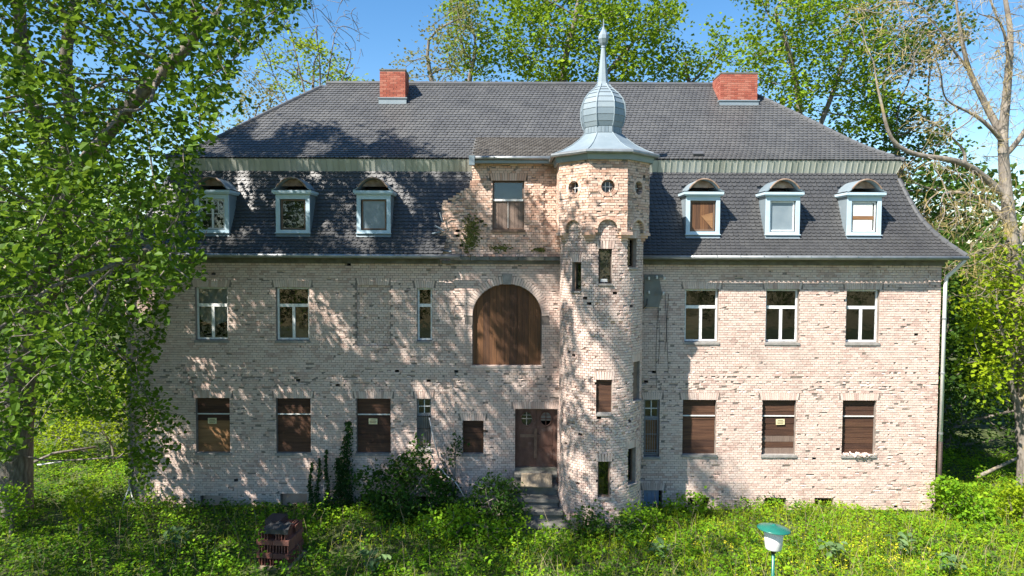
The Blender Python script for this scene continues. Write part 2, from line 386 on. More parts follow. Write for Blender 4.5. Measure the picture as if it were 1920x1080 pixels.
rects += [('rect', *NU, *UP), ('rect', *NG, snap(Z_(841)), GR[1]), ('rect', *NR, snap(Z_(854)), GR[1]), ('rect', SMALL[0], SMALL[1], SMALL[2], SMALL[3]), ('rect', DOOR[0], DOOR[1], DOOR[2], DOOR[3]), ('rect', BDOOR[0], BDOOR[1], BDOOR[2], BDOOR[3])]
rects += [('rect', *c) for c in CELL]
EXT = .12
def lin(o): return ('rect', o[1] - EXT, o[2] + EXT, o[4], o[4] + .24)
lints = [lin(o) for o in rects if o[4] > .6] + [('rect', BLIND[0] - .02, BLIND[1] + .02, BLIND[3], BLIND[3] + .24), ('arch', ARC[1], ARC[2] + .24, ARC[3] + 1.4, ARC[4], ARC[5] + .24)]
PX0, PX1, PX2 = X_(825), X_(853), X_(1743)
def woff(u, z):
    d = .03 if z < .94 else 0.0
    if PX1 < u < 1.7: d += .035
    elif PX0 < u < PX1: d -= .012
    if u > PX2 or u < XL + .75: d += .025
    if BLIND[0] < u < BLIND[1] and BLIND[2] < z < BLIND[3]: d -= .085
    return d
def wdmg(u, z):
    p = .05 + .30 * math.exp(-((z - 4.35) / .38) ** 2) + .20 * math.exp(-((z - 3.0) / .8) ** 2) * (math.sin(u * 1.3) > .1)
    if 11.6 < u < 13.4 and z < 5: p += .14
    return p
cnt = [0]
def pick(u0, u1, z, k):
    if k % 2 == 0 and 5.3 < u0 and u1 < 13.9 and 4.3 < z < 5.58 and u1 - u0 > .2 and cnt[0] < 290:
        cnt[0] += 1; return True
    return False
B = Bricks()
B.field(flat(0), 0, EAVE, lambda z: (XL, XR), rects + [ARC], lints, woff, wdmg, single=pick, brk=(PX0, PX1, 1.7, PX2, XL + .75, BLIND[0], BLIND[1]))
WALL = B.build('brick_courses', 'brick', 'wall', 'mortar', H)
# individually picked bricks share three meshes
bm_ = []
for i in range(3):
    j = rng.uniform(-.02, .02, (8, 3)); j[4:] = 0; j[:, 1] *= .02; j[:, 2] *= 2
    V = np.array([(-.5, 0, -.5), (.5, 0, -.5), (.5, 0, .5), (-.5, 0, .5), (-.5, 1, -.5), (.5, 1, -.5), (.5, 1, .5), (-.5, 1, .5)]) + j * .6
    o_ = MB().raw(V, [(0, 1, 2, 3), (0, 4, 5, 1), (1, 5, 6, 2), (2, 6, 7, 3), (3, 7, 4, 0)]).build('brick', 'brick')
    bm_.append(o_.data); bpy.data.objects.remove(o_)
for (mp, u0, u1, k, d) in SINGLES:
    o = add_obj('brick', random.choice(bm_), WALL)
    p = mp(np.array([(u0 + u1) / 2]), np.array([(k + .5) * CH]), np.array([d + random.uniform(-.006, .006)]))[0]
    o.location = p; o.scale = (u1 - u0 - .012, .2, CH - .013)

# side and rear walls, near-black backdrop added to keep the rooms dark
s_ = MB()
s_.box(XL, XL + .24, .245, 10.4, 0, EAVE).box(XR - .24, XR, .245, 10.4, 0, EAVE).box(XL, XR, 10.4, 10.65, 0, EAVE)
s_.build('side_wall', 'brick', H)
bbox('dark_backdrop', 'dark_room', H, XL + .3, XR - .3, 1.5, 1.6, -.1, EAVE + .2)
m = MB()
for z in (1.2, 4.6, 8.2): m.box(XL + .27, XR - .27, .26, 1.49, z, z + .12)
m.build('dark_floor_slab', 'dark_room', H)  # near-black slabs added to block light inside the house

# flat brick arches over openings, arch ring of the big opening
def soldier(mbs, cx, z, w_, h_, tilt, d, ymap=None):
    T = Matrix.Translation((cx, 0, z)) @ Matrix.Rotation(tilt, 4, 'Y')
    mbs.box(-w_ / 2, w_ / 2, -d + random.uniform(-.004, .004), .15, 0, h_, T=T)
sm = MB(); cm = MB()
for o in lints[:-1]:
    a, b, z = o[1], o[2], o[3]; n = max(3, int((b - a) / .078)); c = (a + b) / 2
    off = woff(c, z + .1); off = max(off, 0)
    bbox('lintel_core', 'mortar', H, a, b, -off + .014, .22, z, z + .24)
    for i in range(n):
        t = (i + .5) / n; x = a + .07 + (b - a - .14) * t
        soldier(sm, x, z + .004, (b - a - .14) / n - .006, .235, (t - .5) * .42, off + .002)
ar = MB(); n = 44
for i in range(n):
    a = math.pi * (i + .5) / n
    x, z = ARC[1] + ARC[2] * math.cos(a), ARC[4] + ARC[5] * math.sin(a)
    T = Matrix.Translation((x, 0, z)) @ Matrix.Rotation(math.pi / 2 - a, 4, 'Y')
    wd = math.pi * (ARC[2] + ARC[5]) / 2 / n - .006
    ar.box(-wd / 2, wd / 2, -.037 + random.uniform(-.004, .004), .2, 0, .25, T=T)
add = sm.build('lintel_bricks', 'brick', WALL); add['kind'] = 'stuff'
add = ar.build('arch_bricks', 'brick', WALL); add['kind'] = 'stuff'
MB().prism([(ARC[1] - .13, ARC[4] + ARC[5] - .02), (ARC[1] + .13, ARC[4] + ARC[5] - .02), (ARC[1] + .17, ARC[4] + ARC[5] + .32), (ARC[1] - .17, ARC[4] + ARC[5] + .32)], -.075, .1).build('keystone', 'sill', H)

# ---- windows
WY = .16
def bar(mb, x0, x1, z0, z1, y=WY, t=.05, ): return mb.box(x0, x1, y - t / 2, y + t / 2, z0, z1)
def frame(x0, x1, z0, z1, mat='frame_white', transom=.34, mull=True, fw=.06, y=WY, name='window'):
    m = MB()
    bar(m, x0, x0 + fw, z0, z1, y); bar(m, x1 - fw, x1, z0, z1, y); bar(m, x0 + fw, x1 - fw, z0, z0 + fw, y, .055); bar(m, x0 + fw, x1 - fw, z1 - fw * .8, z1, y, .055)
    zt = z1 - (z1 - z0) * transom if transom else z1 - fw
    if transom: bar(m, x0 + fw, x1 - fw, zt - .05, zt + .05, y, .075)
    c = (x0 + x1) / 2
    if mull: bar(m, c - .045, c + .045, z0 + fw, zt - .05, y, .065)
    return m.build(name, mat, H), zt
def pane(par, x0, x1, z0, z1, y=WY): return bbox('pane', 'glass', par, x0, x1, y - .004, y + .004, z0, z1)
def sill(par, x0, x1, z0, y0=-.05, mat='sill'):
    return bbox('sill', mat, par, x0 - .04, x1 + .04, y0, .2, z0 - .075, z0 + .004)
UW = []
for i, (x0, x1) in enumerate(WU):
    fr, zt = frame(x0 + .005, x1 - .005, UP[0] + .02, UP[1] - .01); UW.append(fr)
    c = (x0 + x1) / 2
    pane(fr, x0 + .06, x1 - .06, zt + .05, UP[1] - .06)
    pane(fr, x0 + .06, c - .045, UP[0] + .08, zt - .05); pane(fr, c + .045, x1 - .06, UP[0] + .08, zt - .05)
    sill(fr, x0, x1, UP[0], -.035)
    if i == 0:     # drooping curtain behind the panes
        n = 24; V = []; xs = np.linspace(x0 + .05, x1 - .05, n)
        cu = MB()
        for r_ in range(9):
            for q in xs: V.append((q, .26 + .03 * math.sin(q * 22 + r_ * 1.3), UP[1] - .06 - r_ * (.155 - .05 * abs(q - c))))
        cu.raw(V, [(a * n + b, a * n + b + 1, (a + 1) * n + b + 1, (a + 1) * n + b) for a in range(8) for b in range(n - 1)])
        cu.build('curtain', 'curtain', fr)
    if i == 1:
        bbox('plank', 'board_light', fr, c + .05, x1 - .06, .215, .235, UP[0] + .08, zt - .05)
        bbox('plank', 'board', fr, x1 - .3, x1 - .07, .195, .21, UP[0] + .5, UP[0] + 1.02)
    if i == 2: bbox('plank', 'board_light', fr, x0 + .06, c - .045, .215, .235, UP[0] + .08, zt - .05)
fr, zt = frame(NU[0], NU[1], UP[0] + .02, UP[1] - .01, mull=False, transom=.33)
pane(fr, NU[0] + .06, NU[1] - .06, zt + .05, UP[1] - .06); pane(fr, NU[0] + .06, NU[1] - .06, UP[0] + .08, zt - .05); sill(fr, *NU, UP[0])
# boarded ground floor windows: each board its own piece
def boarded(x0, x1, z0, z1, n, y=.15, white=True, mat='board', pal=None):
    m = MB(); bar(m, x0, x0 + .05, z0, z1, y + .06); bar(m, x1 - .05, x1, z0, z1, y + .06); bar(m, x0 + .05, x1 - .05, z0, z0 + .05, y + .06); bar(m, x0 + .05, x1 - .05, z1 - .05, z1, y + .06)
    fr = m.build('window', 'frame_brown', H)
    zw = z1 - (z1 - z0) * .30
    hs = (z1 - z0) / n
    for i in range(n):
        a, b = z0 + i * hs, z0 + (i + 1) * hs
        ya = y + random.uniform(-.012, .012)
        T = Matrix.Translation(((x0 + x1) / 2, ya, (a + b) / 2)) @ Matrix.Rotation(random.uniform(-.006, .006), 4, 'Y')
        bbox('plank', (pal or {}).get(i, mat), fr, -(x1 - x0) / 2 + .012, (x1 - x0) / 2 - .012, -.011, .011, -(b - a) / 2 + .004, (b - a) / 2 - .004, T=T)
    if white: bbox('transom', 'white_bar', fr, x0 + .015, x1 - .015, y - .055, y - .028, zw - .018, zw + .018)
    sill(fr, x0, x1, z0, -.045)
    return fr
GW = []
for i, (x0, x1) in enumerate(WG):
    pal = {0: {0: 'board_light', 1: 'board_light', 2: 'board_light', 3: 'board_light'}, 1: {}, 4: {2: 'board_grey', 0: 'board_grey'}}.get(i, {})
    GW.append(boarded(x0, x1, GR[0], GR[1], [7, 6, 6, 8, 9, 10][i], pal=pal))
boarded(SMALL[0], SMALL[1], SMALL[2], SMALL[3], 5, white=False)
# small heap of rubble on the last sill
rb = MB()
for i in range(46):
    x = random.uniform(WG[5][0] + .02, WG[5][1] + .05); z = GR[0] + random.uniform(-.02, .05); q = random.uniform(.025, .06)
    T = Matrix.Translation((x, random.uniform(-.06, .12), z)) @ Matrix.Rotation(random.uniform(0, 3), 4, (random.random(), random.random(), 1))
    rb.box(-q, q, -q * .7, q * .7, -q * .5, q * .5, T=T)
o = rb.build('sill_rubble', 'brick', GW[5]); o['kind'] = 'stuff'
# narrow ground floor windows with iron grilles
for (x0, x1, zb, gm) in ((NG[0], NG[1], snap(Z_(841)), 'iron'), (NR[0], NR[1], snap(Z_(854)), 'grille_grey')):
    fr, zt = frame(x0, x1, zb + .02, GR[1] - .01, 'grille_grey', transom=.33, mull=False, fw=.05)
    pane(fr, x0 + .05, x1 - .05, zt + .05, GR[1] - .06)
    c = (x0 + x1) / 2
    g = MB(); bar(g, c - .012, c + .012, zt + .05, GR[1] - .05, WY - .01, .03); bar(g, x0 + .05, x1 - .05, (zt + GR[1]) / 2 - .012, (zt + GR[1]) / 2 + .012, WY - .01, .028)
    g.build('glazing_bar', 'frame_white', fr)
    if gm == 'iron': bbox('panel', 'panel_grey', fr, x0 + .05, x1 - .05, WY - .004, WY + .02, zb + .08, zt - .05)
    else: bbox('panel', 'board_light', fr, x0 + .05, x1 - .05, WY + .05, WY + .07, zb + .08, zt - .05)
    g = MB()
    for i in range(6):
        x = x0 + .06 + (x1 - x0 - .12) * i / 5; g.tube([(x, .07, zb + .05), (x, .07, zt)], .008, 5)
    for zz in (zb + .12, zb + .2, (zb + zt) / 2 + .1, zt - .06): g.box(x0 - .01, x1 + .01, .055, .07, zz, zz + .018)
    g.build('grille', gm, fr); sill(fr, x0, x1, zb)
# big arched opening closed with upright boards
fr = MB(); n = 28; pts = []
for i in range(n + 1):
    a = math.pi * i / n; pts.append((ARC[1] + (ARC[2] - .01) * math.cos(a), .11, ARC[4] + (ARC[5] - .01) * math.sin(a)))
pts = [(ARC[1] + ARC[2] - .01, .11, ARC[3])] + pts + [(ARC[1] - ARC[2] + .01, .11, ARC[3])]
fr.tube(pts, .022, 5)
af = fr.build('arched_window', 'frame_brown', H)
x = ARC[1] - ARC[2] + .005
while x < ARC[1] + ARC[2] - .03:
    wd = min(random.choice((.12, .16, .22, .25)), ARC[1] + ARC[2] - .005 - x)
    tz = lambda q: ARC[4] + ARC[5] * math.sqrt(max(0, 1 - ((q - ARC[1]) / ARC[2]) ** 2))
    ps = [(x + .003, ARC[3] + random.uniform(.0, .015)), (x + wd - .003, ARC[3] + random.uniform(0, .015)), (x + wd - .003, max(ARC[3] + .3, tz(x + wd - .003) - .01)), (x + wd / 2, tz(x + wd / 2) - .01), (x + .003, max(ARC[3] + .3, tz(x + .003) - .01))]
    yy = .135 + random.choice((-.012, 0, .012)); MB().prism(ps, yy - .012, yy + .012).build('plank', 'board_vert', af); x += wd
bbox('backing', 'dark_room', af, ARC[1] - ARC[2] + .01, ARC[1] + ARC[2] - .01, .19, .2, ARC[3], ARC[4] + ARC[5])
bbox('sill', 'brick', af, ARCX0 - .05, ARCX1 + .05, -.055, .12, ARC[3] - .07, ARC[3] + .003)
# entrance double door
DX0, DX1, DZ0, DZ1 = DOOR; DC = (DX0 + DX1) / 2
dr = MB(); dr.box(DX0, DX0 + .06, .1, .2, DZ0, DZ1).box(DX1 - .06, DX1, .1, .2, DZ0, DZ1).box(DX0 + .06, DX1 - .06, .1, .2, DZ1 - .06, DZ1)
dframe = dr.build('door', 'door', H)
DZB = DZ0 + .1
for sd, (a, b) in enumerate(((DX0 + .065, DC - .005), (DC + .005, DX1 - .065))):
    cx = (a + b) / 2; cz = DZ1 - .36; hw, hh = (b - a) / 2 - .12, .24
    lf = MB()
    N = 24; ring = [(cx + hw * math.cos(2 * math.pi * i / N), cz + hh * math.sin(2 * math.pi * i / N)) for i in range(N)]
    # leaf with oval hole: strips above and below the oval edge
    top, bot = DZ1 - .065, DZB
    for i in range(N // 2):
        p, q = ring[i], ring[i + 1]
        lf.prism([p, (p[0], top), (q[0], top), q], .13, .17)
        p, q = ring[N // 2 + i], ring[(N // 2 + i + 1) % N]
        lf.prism([p, (p[0], bot), (q[0], bot), q], .13, .17)
    lf.prism([(a, bot), (cx - hw, bot), (cx - hw, top), (a, top)], .13, .17); lf.prism([(cx + hw, bot), (b, bot), (b, top), (cx + hw, top)], .13, .17)
    leaf = lf.build('door_leaf', 'door', dframe)
    rg = MB(); rg.tube([(p[0], .125, p[1]) for p in ring + ring[:1]], .022, 6)
    rg.build('oval_rim', 'door', dframe)
    if sd == 0: bbox('pane', 'glass', dframe, cx - hw, cx + hw, .146, .152, cz - hh, cz + hh)
    else: bbox('panel', 'panel_grey', dframe, cx - hw, cx + hw, .16, .168, cz - hh * .3, cz + hh)
    gb = MB(); gb.box(cx - .013, cx + .013, .128, .15, cz - hh, cz + hh).box(cx - hw, cx + hw, .13, .148, cz - .013, cz + .013).box(cx - hw * .94, cx + hw * .94, .13, .147, cz + .11, cz + .125)
    gb.build('glazing_bar', 'sill' if sd == 0 else 'door', dframe)
    pm = MB()
    for (z0, z1) in ((bot + .12, bot + .6), (bot + .72, cz - hh - .1)):
        pm.box(a + .09, b - .09, .112, .129, z0, z1); pm.box(a + .14, b - .14, .104, .1115, z0 + .05, z1 - .05)
    pm.build('panel', 'door', dframe)
bbox('cover_strip', 'frame_brown', dframe, DC - .075, DC + .03, .09, .111, DZB + .3, DZ1 - .68)
bbox('cross_rail', 'frame_brown', dframe, DX0 + .16, DC - .08, .09, .103, DZB + 1.0, DZB + 1.1)
MB().tube([(DC + .06, .12, DZ0 + 1.22), (DC + .06, .05, DZ0 + 1.22), (DC + .14, .05, DZ0 + 1.2)], .012, 6).build('handle', 'iron', dframe)
bbox('threshold', 'stone', dframe, DX0, DX1, -.04, .19, DZ0 - .02, DZ0 + .09)
# basement door and cellar openings
bd = MB()
for i in range(4):
    a = BDOOR[0] + (BDOOR[1] - BDOOR[0] - .08) * i / 4
    bd.box(a + .004, a + (BDOOR[1] - BDOOR[0] - .08) / 4 - .004, .08, .115, -.1, BDOOR[3] - .01)
bdo = bd.build('basement_door', 'door_blue', H)
m = MB(); m.box(BDOOR[0], BDOOR[1] - .09, .06, .079, .1, .18).box(BDOOR[0], BDOOR[1] - .09, .06, .079, .55, .63); m.build('door_batten', 'door_blue', bdo)
for i, c in enumerate(CELL):
    cwm = MB(); cwm.box(c[0], c[1], .2, .22, c[2], c[3]); cw = cwm.build('cellar_opening', 'brick_pink' if i < 2 else 'dark_room', H)  # near-black sheet paints the dark inside the unbricked openings
    if i >= 2:
        for k in range(4): x = c[0] + (c[1] - c[0]) * (k + .5) / 4; MB().tube([(x, .15, c[2]), (x, .15, c[3])], .01, 5).build('bar', 'iron', cw)

# ---- cornice below the eaves
for (a, b) in ((XL, PX0), (4.2, XR)):
    e0, e1 = (.04, 0) if a < 0 else (0, .04)
    m = MB().box(a - e0, b + e1, -.10, .1, EAVE - .14, EAVE - .02).box(a - 2 * e0, b + 2 * e1, -.2, .1, EAVE - .02, EAVE + .10); m.build('cornice', 'stone', H)
LX0, LX1 = X_(829), 1.62
sl = MB().box(LX0, LX1, -.12, .1, EAVE - .14, EAVE - .03).build('ledge', 'stone', H)
x = LX0 + .3
while x < LX1 - .1:
    wd = min(random.uniform(.5, .95), LX1 - x)
    T = Matrix.Translation((x, 0, EAVE + .02)) @ Matrix.Rotation(random.uniform(-.012, .012), 4, 'Y')
    bbox('slab', 'stone', sl, 0, wd - .015, -.28 + random.uniform(-.02, .02), .08, -.045, .07, T=T); x += wd

# ------------------------------------------------------------------ roof
EY, Z0 = -.46, 8.35
LOW = [(-.04, .12), (.18, .34), (.47, .67), (.87, 1.25), (1.19, 2.08), (1.45, 2.89)]
UPP = [(1.27, 3.36), (1.77, 3.61), (2.53, 4.20), (3.18, 4.80), (3.92, 5.46), (4.64, 6.07), (5.68, 6.95)]
REL, RER = -13.06, 14.55                  # eave corners
def resample(P, step):
    P = np.array(P, float); d = np.linalg.norm(np.diff(P, axis=0), axis=1); c = np.concatenate(([0], np.cumsum(d)))
    # smooth
    t = np.linspace(0, c[-1], 60); x = np.interp(t, c, P[:, 0]); z = np.interp(t, c, P[:, 1])
    for _ in range(40): x[1:-1] = (x[:-2] + 2 * x[1:-1] + x[2:]) / 4; z[1:-1] = (z[:-2] + 2 * z[1:-1] + z[2:]) / 4
    d = np.hypot(np.diff(x), np.diff(z)); c = np.concatenate(([0], np.cumsum(d)))
    n = int(c[-1] / step) + 1; tt = np.arange(n) * step
    return np.interp(tt, c, x), np.interp(tt, c, z), np.stack((x, z), 1)
def surf_s(zrel):        # mansard set-back at a height
    return np.interp(zrel, [p[1] for p in LOW], [p[0] for p in LOW])
VOL = [(884.5, 300), (884.5, 333), (878, 351), (862, 360), (844, 371), (831, 378), (827, 391), (830, 411), (825.5, 433), (826.6, 458), (827, 480)]
vz = np.array([at(a, b, 0)[2] for a, b in VOL]); vx = np.array([at(a, b, 0)[0] for a, b in VOL])
def vol_x(z): return float(np.interp(z, vz[::-1], vx[::-1]))
TW = .16
loc = np.array([(-.5, 1.0, 0), (.5, 1.0, 0), (.5, .30, 0), (.40, .11, 0), (.18, .015, 0), (-.18, .015, 0), (-.40, .11, 0), (-.5, .30, 0)])
ldrop = loc[2:8].copy()
def tile_rows(P, expo, name, parent, mat, skip=None, single=None, clip=None, lift=.034):
    ss, zz, prof = resample(P, expo); VV = []; sing = []
    tl = expo * 1.45
    for i in range(len(ss)):
        s0, z0 = ss[i], zz[i]
        k = min(i + 1, len(ss) - 1); k0 = max(0, k - 1)
        if i == len(ss) - 1: t = np.array((ss[i] - ss[i - 1], zz[i] - zz[i - 1]))
        else: t = np.array((ss[k] - ss[k0], zz[k] - zz[k0]))
        t = t / np.linalg.norm(t); nrm = np.array((-t[1], t[0]))
        a, b = (REL + s0, RER - s0) if clip is None else clip(s0, z0)
        xs = np.arange(a + (TW / 2 if i % 2 else 0), b, TW) + TW / 2
        xs = xs[(xs < b)]
        for x in xs:
            if skip is not None and skip(x, z0): continue
            lf = lift + random.uniform(-.004, .004)
            if single and single(x, i): sing.append((x, s0, z0, t, nrm, lf, tl)); continue
            VV.append((x, s0, z0, t[0], t[1], lf + .004, tl))
    A = np.array(VV); n = len(A)
    jx = rng.uniform(-.004, .004, n); yaw = rng.uniform(-.02, .02, n)
    allv = np.concatenate((loc, ldrop)); m_ = len(allv)
    out = np.zeros((n, m_, 3))
    for q in range(m_):
        lx, lt, _ = allv[q]
        T_ = lt * A[:, 6]; up = A[:, 5] * (1 - lt) + .003
        if q >= 8: up = up - .03
        out[:, q, 0] = A[:, 0] + jx + lx * (TW - .006) + yaw * T_
        out[:, q, 1] = EY + A[:, 1] + A[:, 3] * T_ - A[:, 4] * up
        out[:, q, 2] = Z0 + A[:, 2] + A[:, 4] * T_ + A[:, 3] * up
    base = (np.arange(n) * m_)[:, None]
    F8 = base + np.arange(8); F4 = np.concatenate([base + np.array((2 + j, 8 + j, 9 + j, 3 + j)) for j in range(5)])
    o = add_mesh(name, out.reshape(-1, 3), [F8, F4], mat, parent); o['kind'] = 'stuff'
    if sing:
        V = [(p[0] * (TW - .006), p[1] * tl, 0) for p in loc] + [(p[0] * (TW - .006), p[1] * tl, -.03) for p in ldrop]
        to = MB().raw(V, [tuple(range(8))] + [(2 + j, 8 + j, 9 + j, 3 + j) for j in range(5)]).build('tile', mat); me = to.data; bpy.data.objects.remove(to)
        for (x, s0, z0, t, nr, lf, tl) in sing:
            q = add_obj('tile', me, parent)
            e = math.atan2(t[1], t[0]) - lf / tl
            q.matrix_local = Matrix.Translation((x, EY + s0 - t[1] * lf, Z0 + z0 + t[0] * lf)) @ Matrix.Rotation(e, 4, 'X') @ Matrix.Rotation(random.uniform(-.012, .012), 4, 'Z')
    return prof
def deck(prof, drop, name, mat, parent, gap=None):
    # all four slopes of one hipped tier
    V = []; n = len(prof); RY = 2 * (EY + 5.68)      # mirror for the rear
    for s, z in prof:
        V += [(REL + s, EY + s + drop, Z0 + z - drop), (RER - s, EY + s + drop, Z0 + z - drop), (RER - s, RY - EY - s, Z0 + z - drop), (REL + s, RY - EY - s, Z0 + z - drop)]
    F = [(i * 4 + j, i * 4 + (j + 1) % 4, i * 4 + 4 + (j + 1) % 4, i * 4 + 4 + j) for i in range(n - 1) for j in range(1 if gap else 0, 4)]
    if gap:
        for s, z in prof:
            for x in (REL + s, gap[0](z), gap[1], RER - s): V.append((x, EY + s + drop, Z0 + z - drop))
        b = 4 * n; F += [(b + i * 4 + j, b + i * 4 + j + 1, b + i * 4 + 5 + j, b + i * 4 + 4 + j) for i in range(n - 1) for j in (0, 2)]
    return MB().raw(V, F).build(name, mat, parent)
DORM = [X_((368 + 431) / 2), X_((519 + 582) / 2), X_((670 + 732.7) / 2), X_((1284 + 1347.5) / 2), X_((1433 + 1496.3) / 2), X_((1585.5 + 1648) / 2)]
def skip_low(x, z):
    if vol_x(z + Z0) + (.12 if z < .75 else .45) < x < 3.9: return True
    for d in DORM:
        if abs(x - d) < .5 and .9 < z < 2.35: return True
    return False
ts = [0]
def tpick(x, i):
    if i < 6 and x > 4.6 and ts[0] < 290: ts[0] += 1; return True
    return False
pl = resample(LOW, .137)[2]; pu = resample(UPP, .2)[2]
lowroof = deck(pl, .03, 'mansard_roof', 'ridge_tile', H, (lambda z: vol_x(z + Z0) + (.1 if z < .8 else .45), 3.9))
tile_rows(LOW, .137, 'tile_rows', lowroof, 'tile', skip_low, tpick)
uproof = deck(pu, .03, 'upper_roof', 'ridge_tile', H)
tile_rows(UPP, .178, 'tile_rows', uproof, 'tile_upper_sheen')
# ridge and hip caps, each overlapping the next
def caps(pts, rad, parent, name, step=.34):
    pts = [np.array(p, float) for p in pts]; m = MB()
    seg = np.array([np.linalg.norm(pts[i + 1] - pts[i]) for i in range(len(pts) - 1)]); c = np.concatenate(([0], np.cumsum(seg)))
    f = lambda t: np.array([np.interp(t, c, [p[k] for p in pts]) for k in range(3)])
    t = 0
    while t < c[-1] - .05:
        m.tube([f(t), f(min(t + step * 1.12, c[-1]))], [rad * 1.12, rad * .9], 8); t += step
    return m.build(name, 'ridge_tile', parent, smooth=False)
RZ = Z0 + 6.95; RYY = EY + 5.68
caps([(REL + 5.6, RYY, RZ), (RER - 5.6, RYY, RZ)], .10, uproof, 'ridge_cap')
for sg in (0, 1):
    fx = (lambda s: REL + s) if sg == 0 else (lambda s: RER - s)
    caps([(fx(s), EY + s, Z0 + z + .01) for s, z in pu[::4]], .085, uproof, 'hip_cap')
    caps([(fx(s), EY + s, Z0 + z + .01) for s, z in pl[::4]], .085, lowroof, 'hip_cap')
# zinc fascia panels between the two roof tiers
fa = MB().box(REL + 1.62, RER - 1.62, EY + 1.56, EY + 1.62, Z0 + 2.86, Z0 + 3.33).build('fascia', 'gutter', H)
x = REL + 1.42; k = 0
while x < RER - 1.42:
    wd = .205; x1 = min(x + wd, RER - 1.42)
    if not (X_(893) < x < 3.6):
        fl = lambda q, s: min(max(q, REL + s), RER - s)
        s0, s1 = 1.47, 1.30; yb, yt = EY + s0, EY + s1
        g = .004
        xa0 = REL + s0 if x < REL + 1.45 else x + g; xa1 = REL + s1 if x < REL + 1.45 else x + g
        xb0 = RER - s0 if x1 > RER - 1.45 else x1 - g; xb1 = RER - s1 if x1 > RER - 1.45 else x1 - g
        jy = random.uniform(-.004, .004)
        V = [(xa0, yb + jy, Z0 + 2.87), (xb0, yb + jy, Z0 + 2.87), (xb1, yt + jy, Z0 + 3.34), (xa1, yt + jy, Z0 + 3.34)]; V += [(p[0], p[1] + .04, p[2]) for p in V]
        MB().raw(V, [(0, 1, 2, 3), (7, 6, 5, 4), (0, 4, 5, 1), (1, 5, 6, 2), (2, 6, 7, 3), (3, 7, 4, 0)]).build('fascia_panel', 'zinc_fascia', fa)
        MB().raw([(xb0 - .006, yb - .022, Z0 + 2.87), (xb0 + .006, yb - .022, Z0 + 2.87), (xb1 + .006, yt - .022, Z0 + 3.34), (xb1 - .006, yt - .022, Z0 + 3.34), (xb0 - .006, yb + .01, Z0 + 2.87), (xb0 + .006, yb + .01, Z0 + 2.87), (xb1 + .006, yt + .01, Z0 + 3.34), (xb1 - .006, yt + .01, Z0 + 3.34)], [(0, 1, 2, 3), (0, 4, 5, 1), (1, 5, 6, 2), (2, 6, 7, 3), (3, 7, 4, 0)]).build('seam', 'zinc_fascia', fa)
    x = x1 + 1e-6
# side fascias
for sg, fx in ((0, lambda s: REL + s), (1, lambda s: RER - s)):
    V = [(fx(1.47), EY + 1.47, Z0 + 2.87), (fx(1.47), 9.4, Z0 + 2.87), (fx(1.30), 9.57, Z0 + 3.34), (fx(1.30), EY + 1.30, Z0 + 3.34)]
    MB().raw(V, [(0, 1, 2, 3)]).build('side_fascia', 'zinc_fascia', H)
# gutters
def gutter(pts, rad, parent, name='gutter', mat='gutter'):
    return MB().tube(pts, rad, 10).build(name, mat, parent, smooth=True)
gz = Z0 + .06
GUT = gutter([(REL - .06, EY - .10, gz), (X_(862, -.5), EY - .10, gz - .01)], .072, H)
gutter([(4.0, EY - .10, gz - .01), (RER + .06, EY - .10, gz)], .072, H)
bg_ = MB()
for x in np.arange(REL + .3, X_(860), .75): bg_.box(x - .012, x + .012, EY - .19, EY + .12, gz + .03, gz + .042)
for x in np.arange(4.3, RER, .75): bg_.box(x - .012, x + .012, EY - .19, EY + .12, gz + .03, gz + .042)
bg_.build('gutter_bracket', 'gutter', H)
m = MB(); m.tube([(RER - .02, EY - .08, gz - .05), (RER - .05, -.40, gz - .2), (XR + .09, -.16, gz - .62), (XR + .06, -.14, gz - .85), (XR + .06, -.14, 2.3)], .058, 10)
dp = m.build('downpipe', 'downpipe', H, True)
MB().tube([(XR + .06, -.14, 2.35), (XR + .06, -.14, .9), (XR + .02, -.14, .45)], .068, 10).build('standpipe', 'iron', dp, True)
m = MB()
for z in (2.6, 4.6, 6.4): m.tube([(XR + .06, -.14, z), (XR + .06, -.14, z + .05)], .07, 10)
m.build('pipe_clip', 'gutter', dp)
MB().tube([(XL + .16, -.36, gz - .05), (XL + .18, -.15, gz - .7), (XL + .18, -.15, .3)], .055, 8).build('downpipe', 'gutter', H, True)

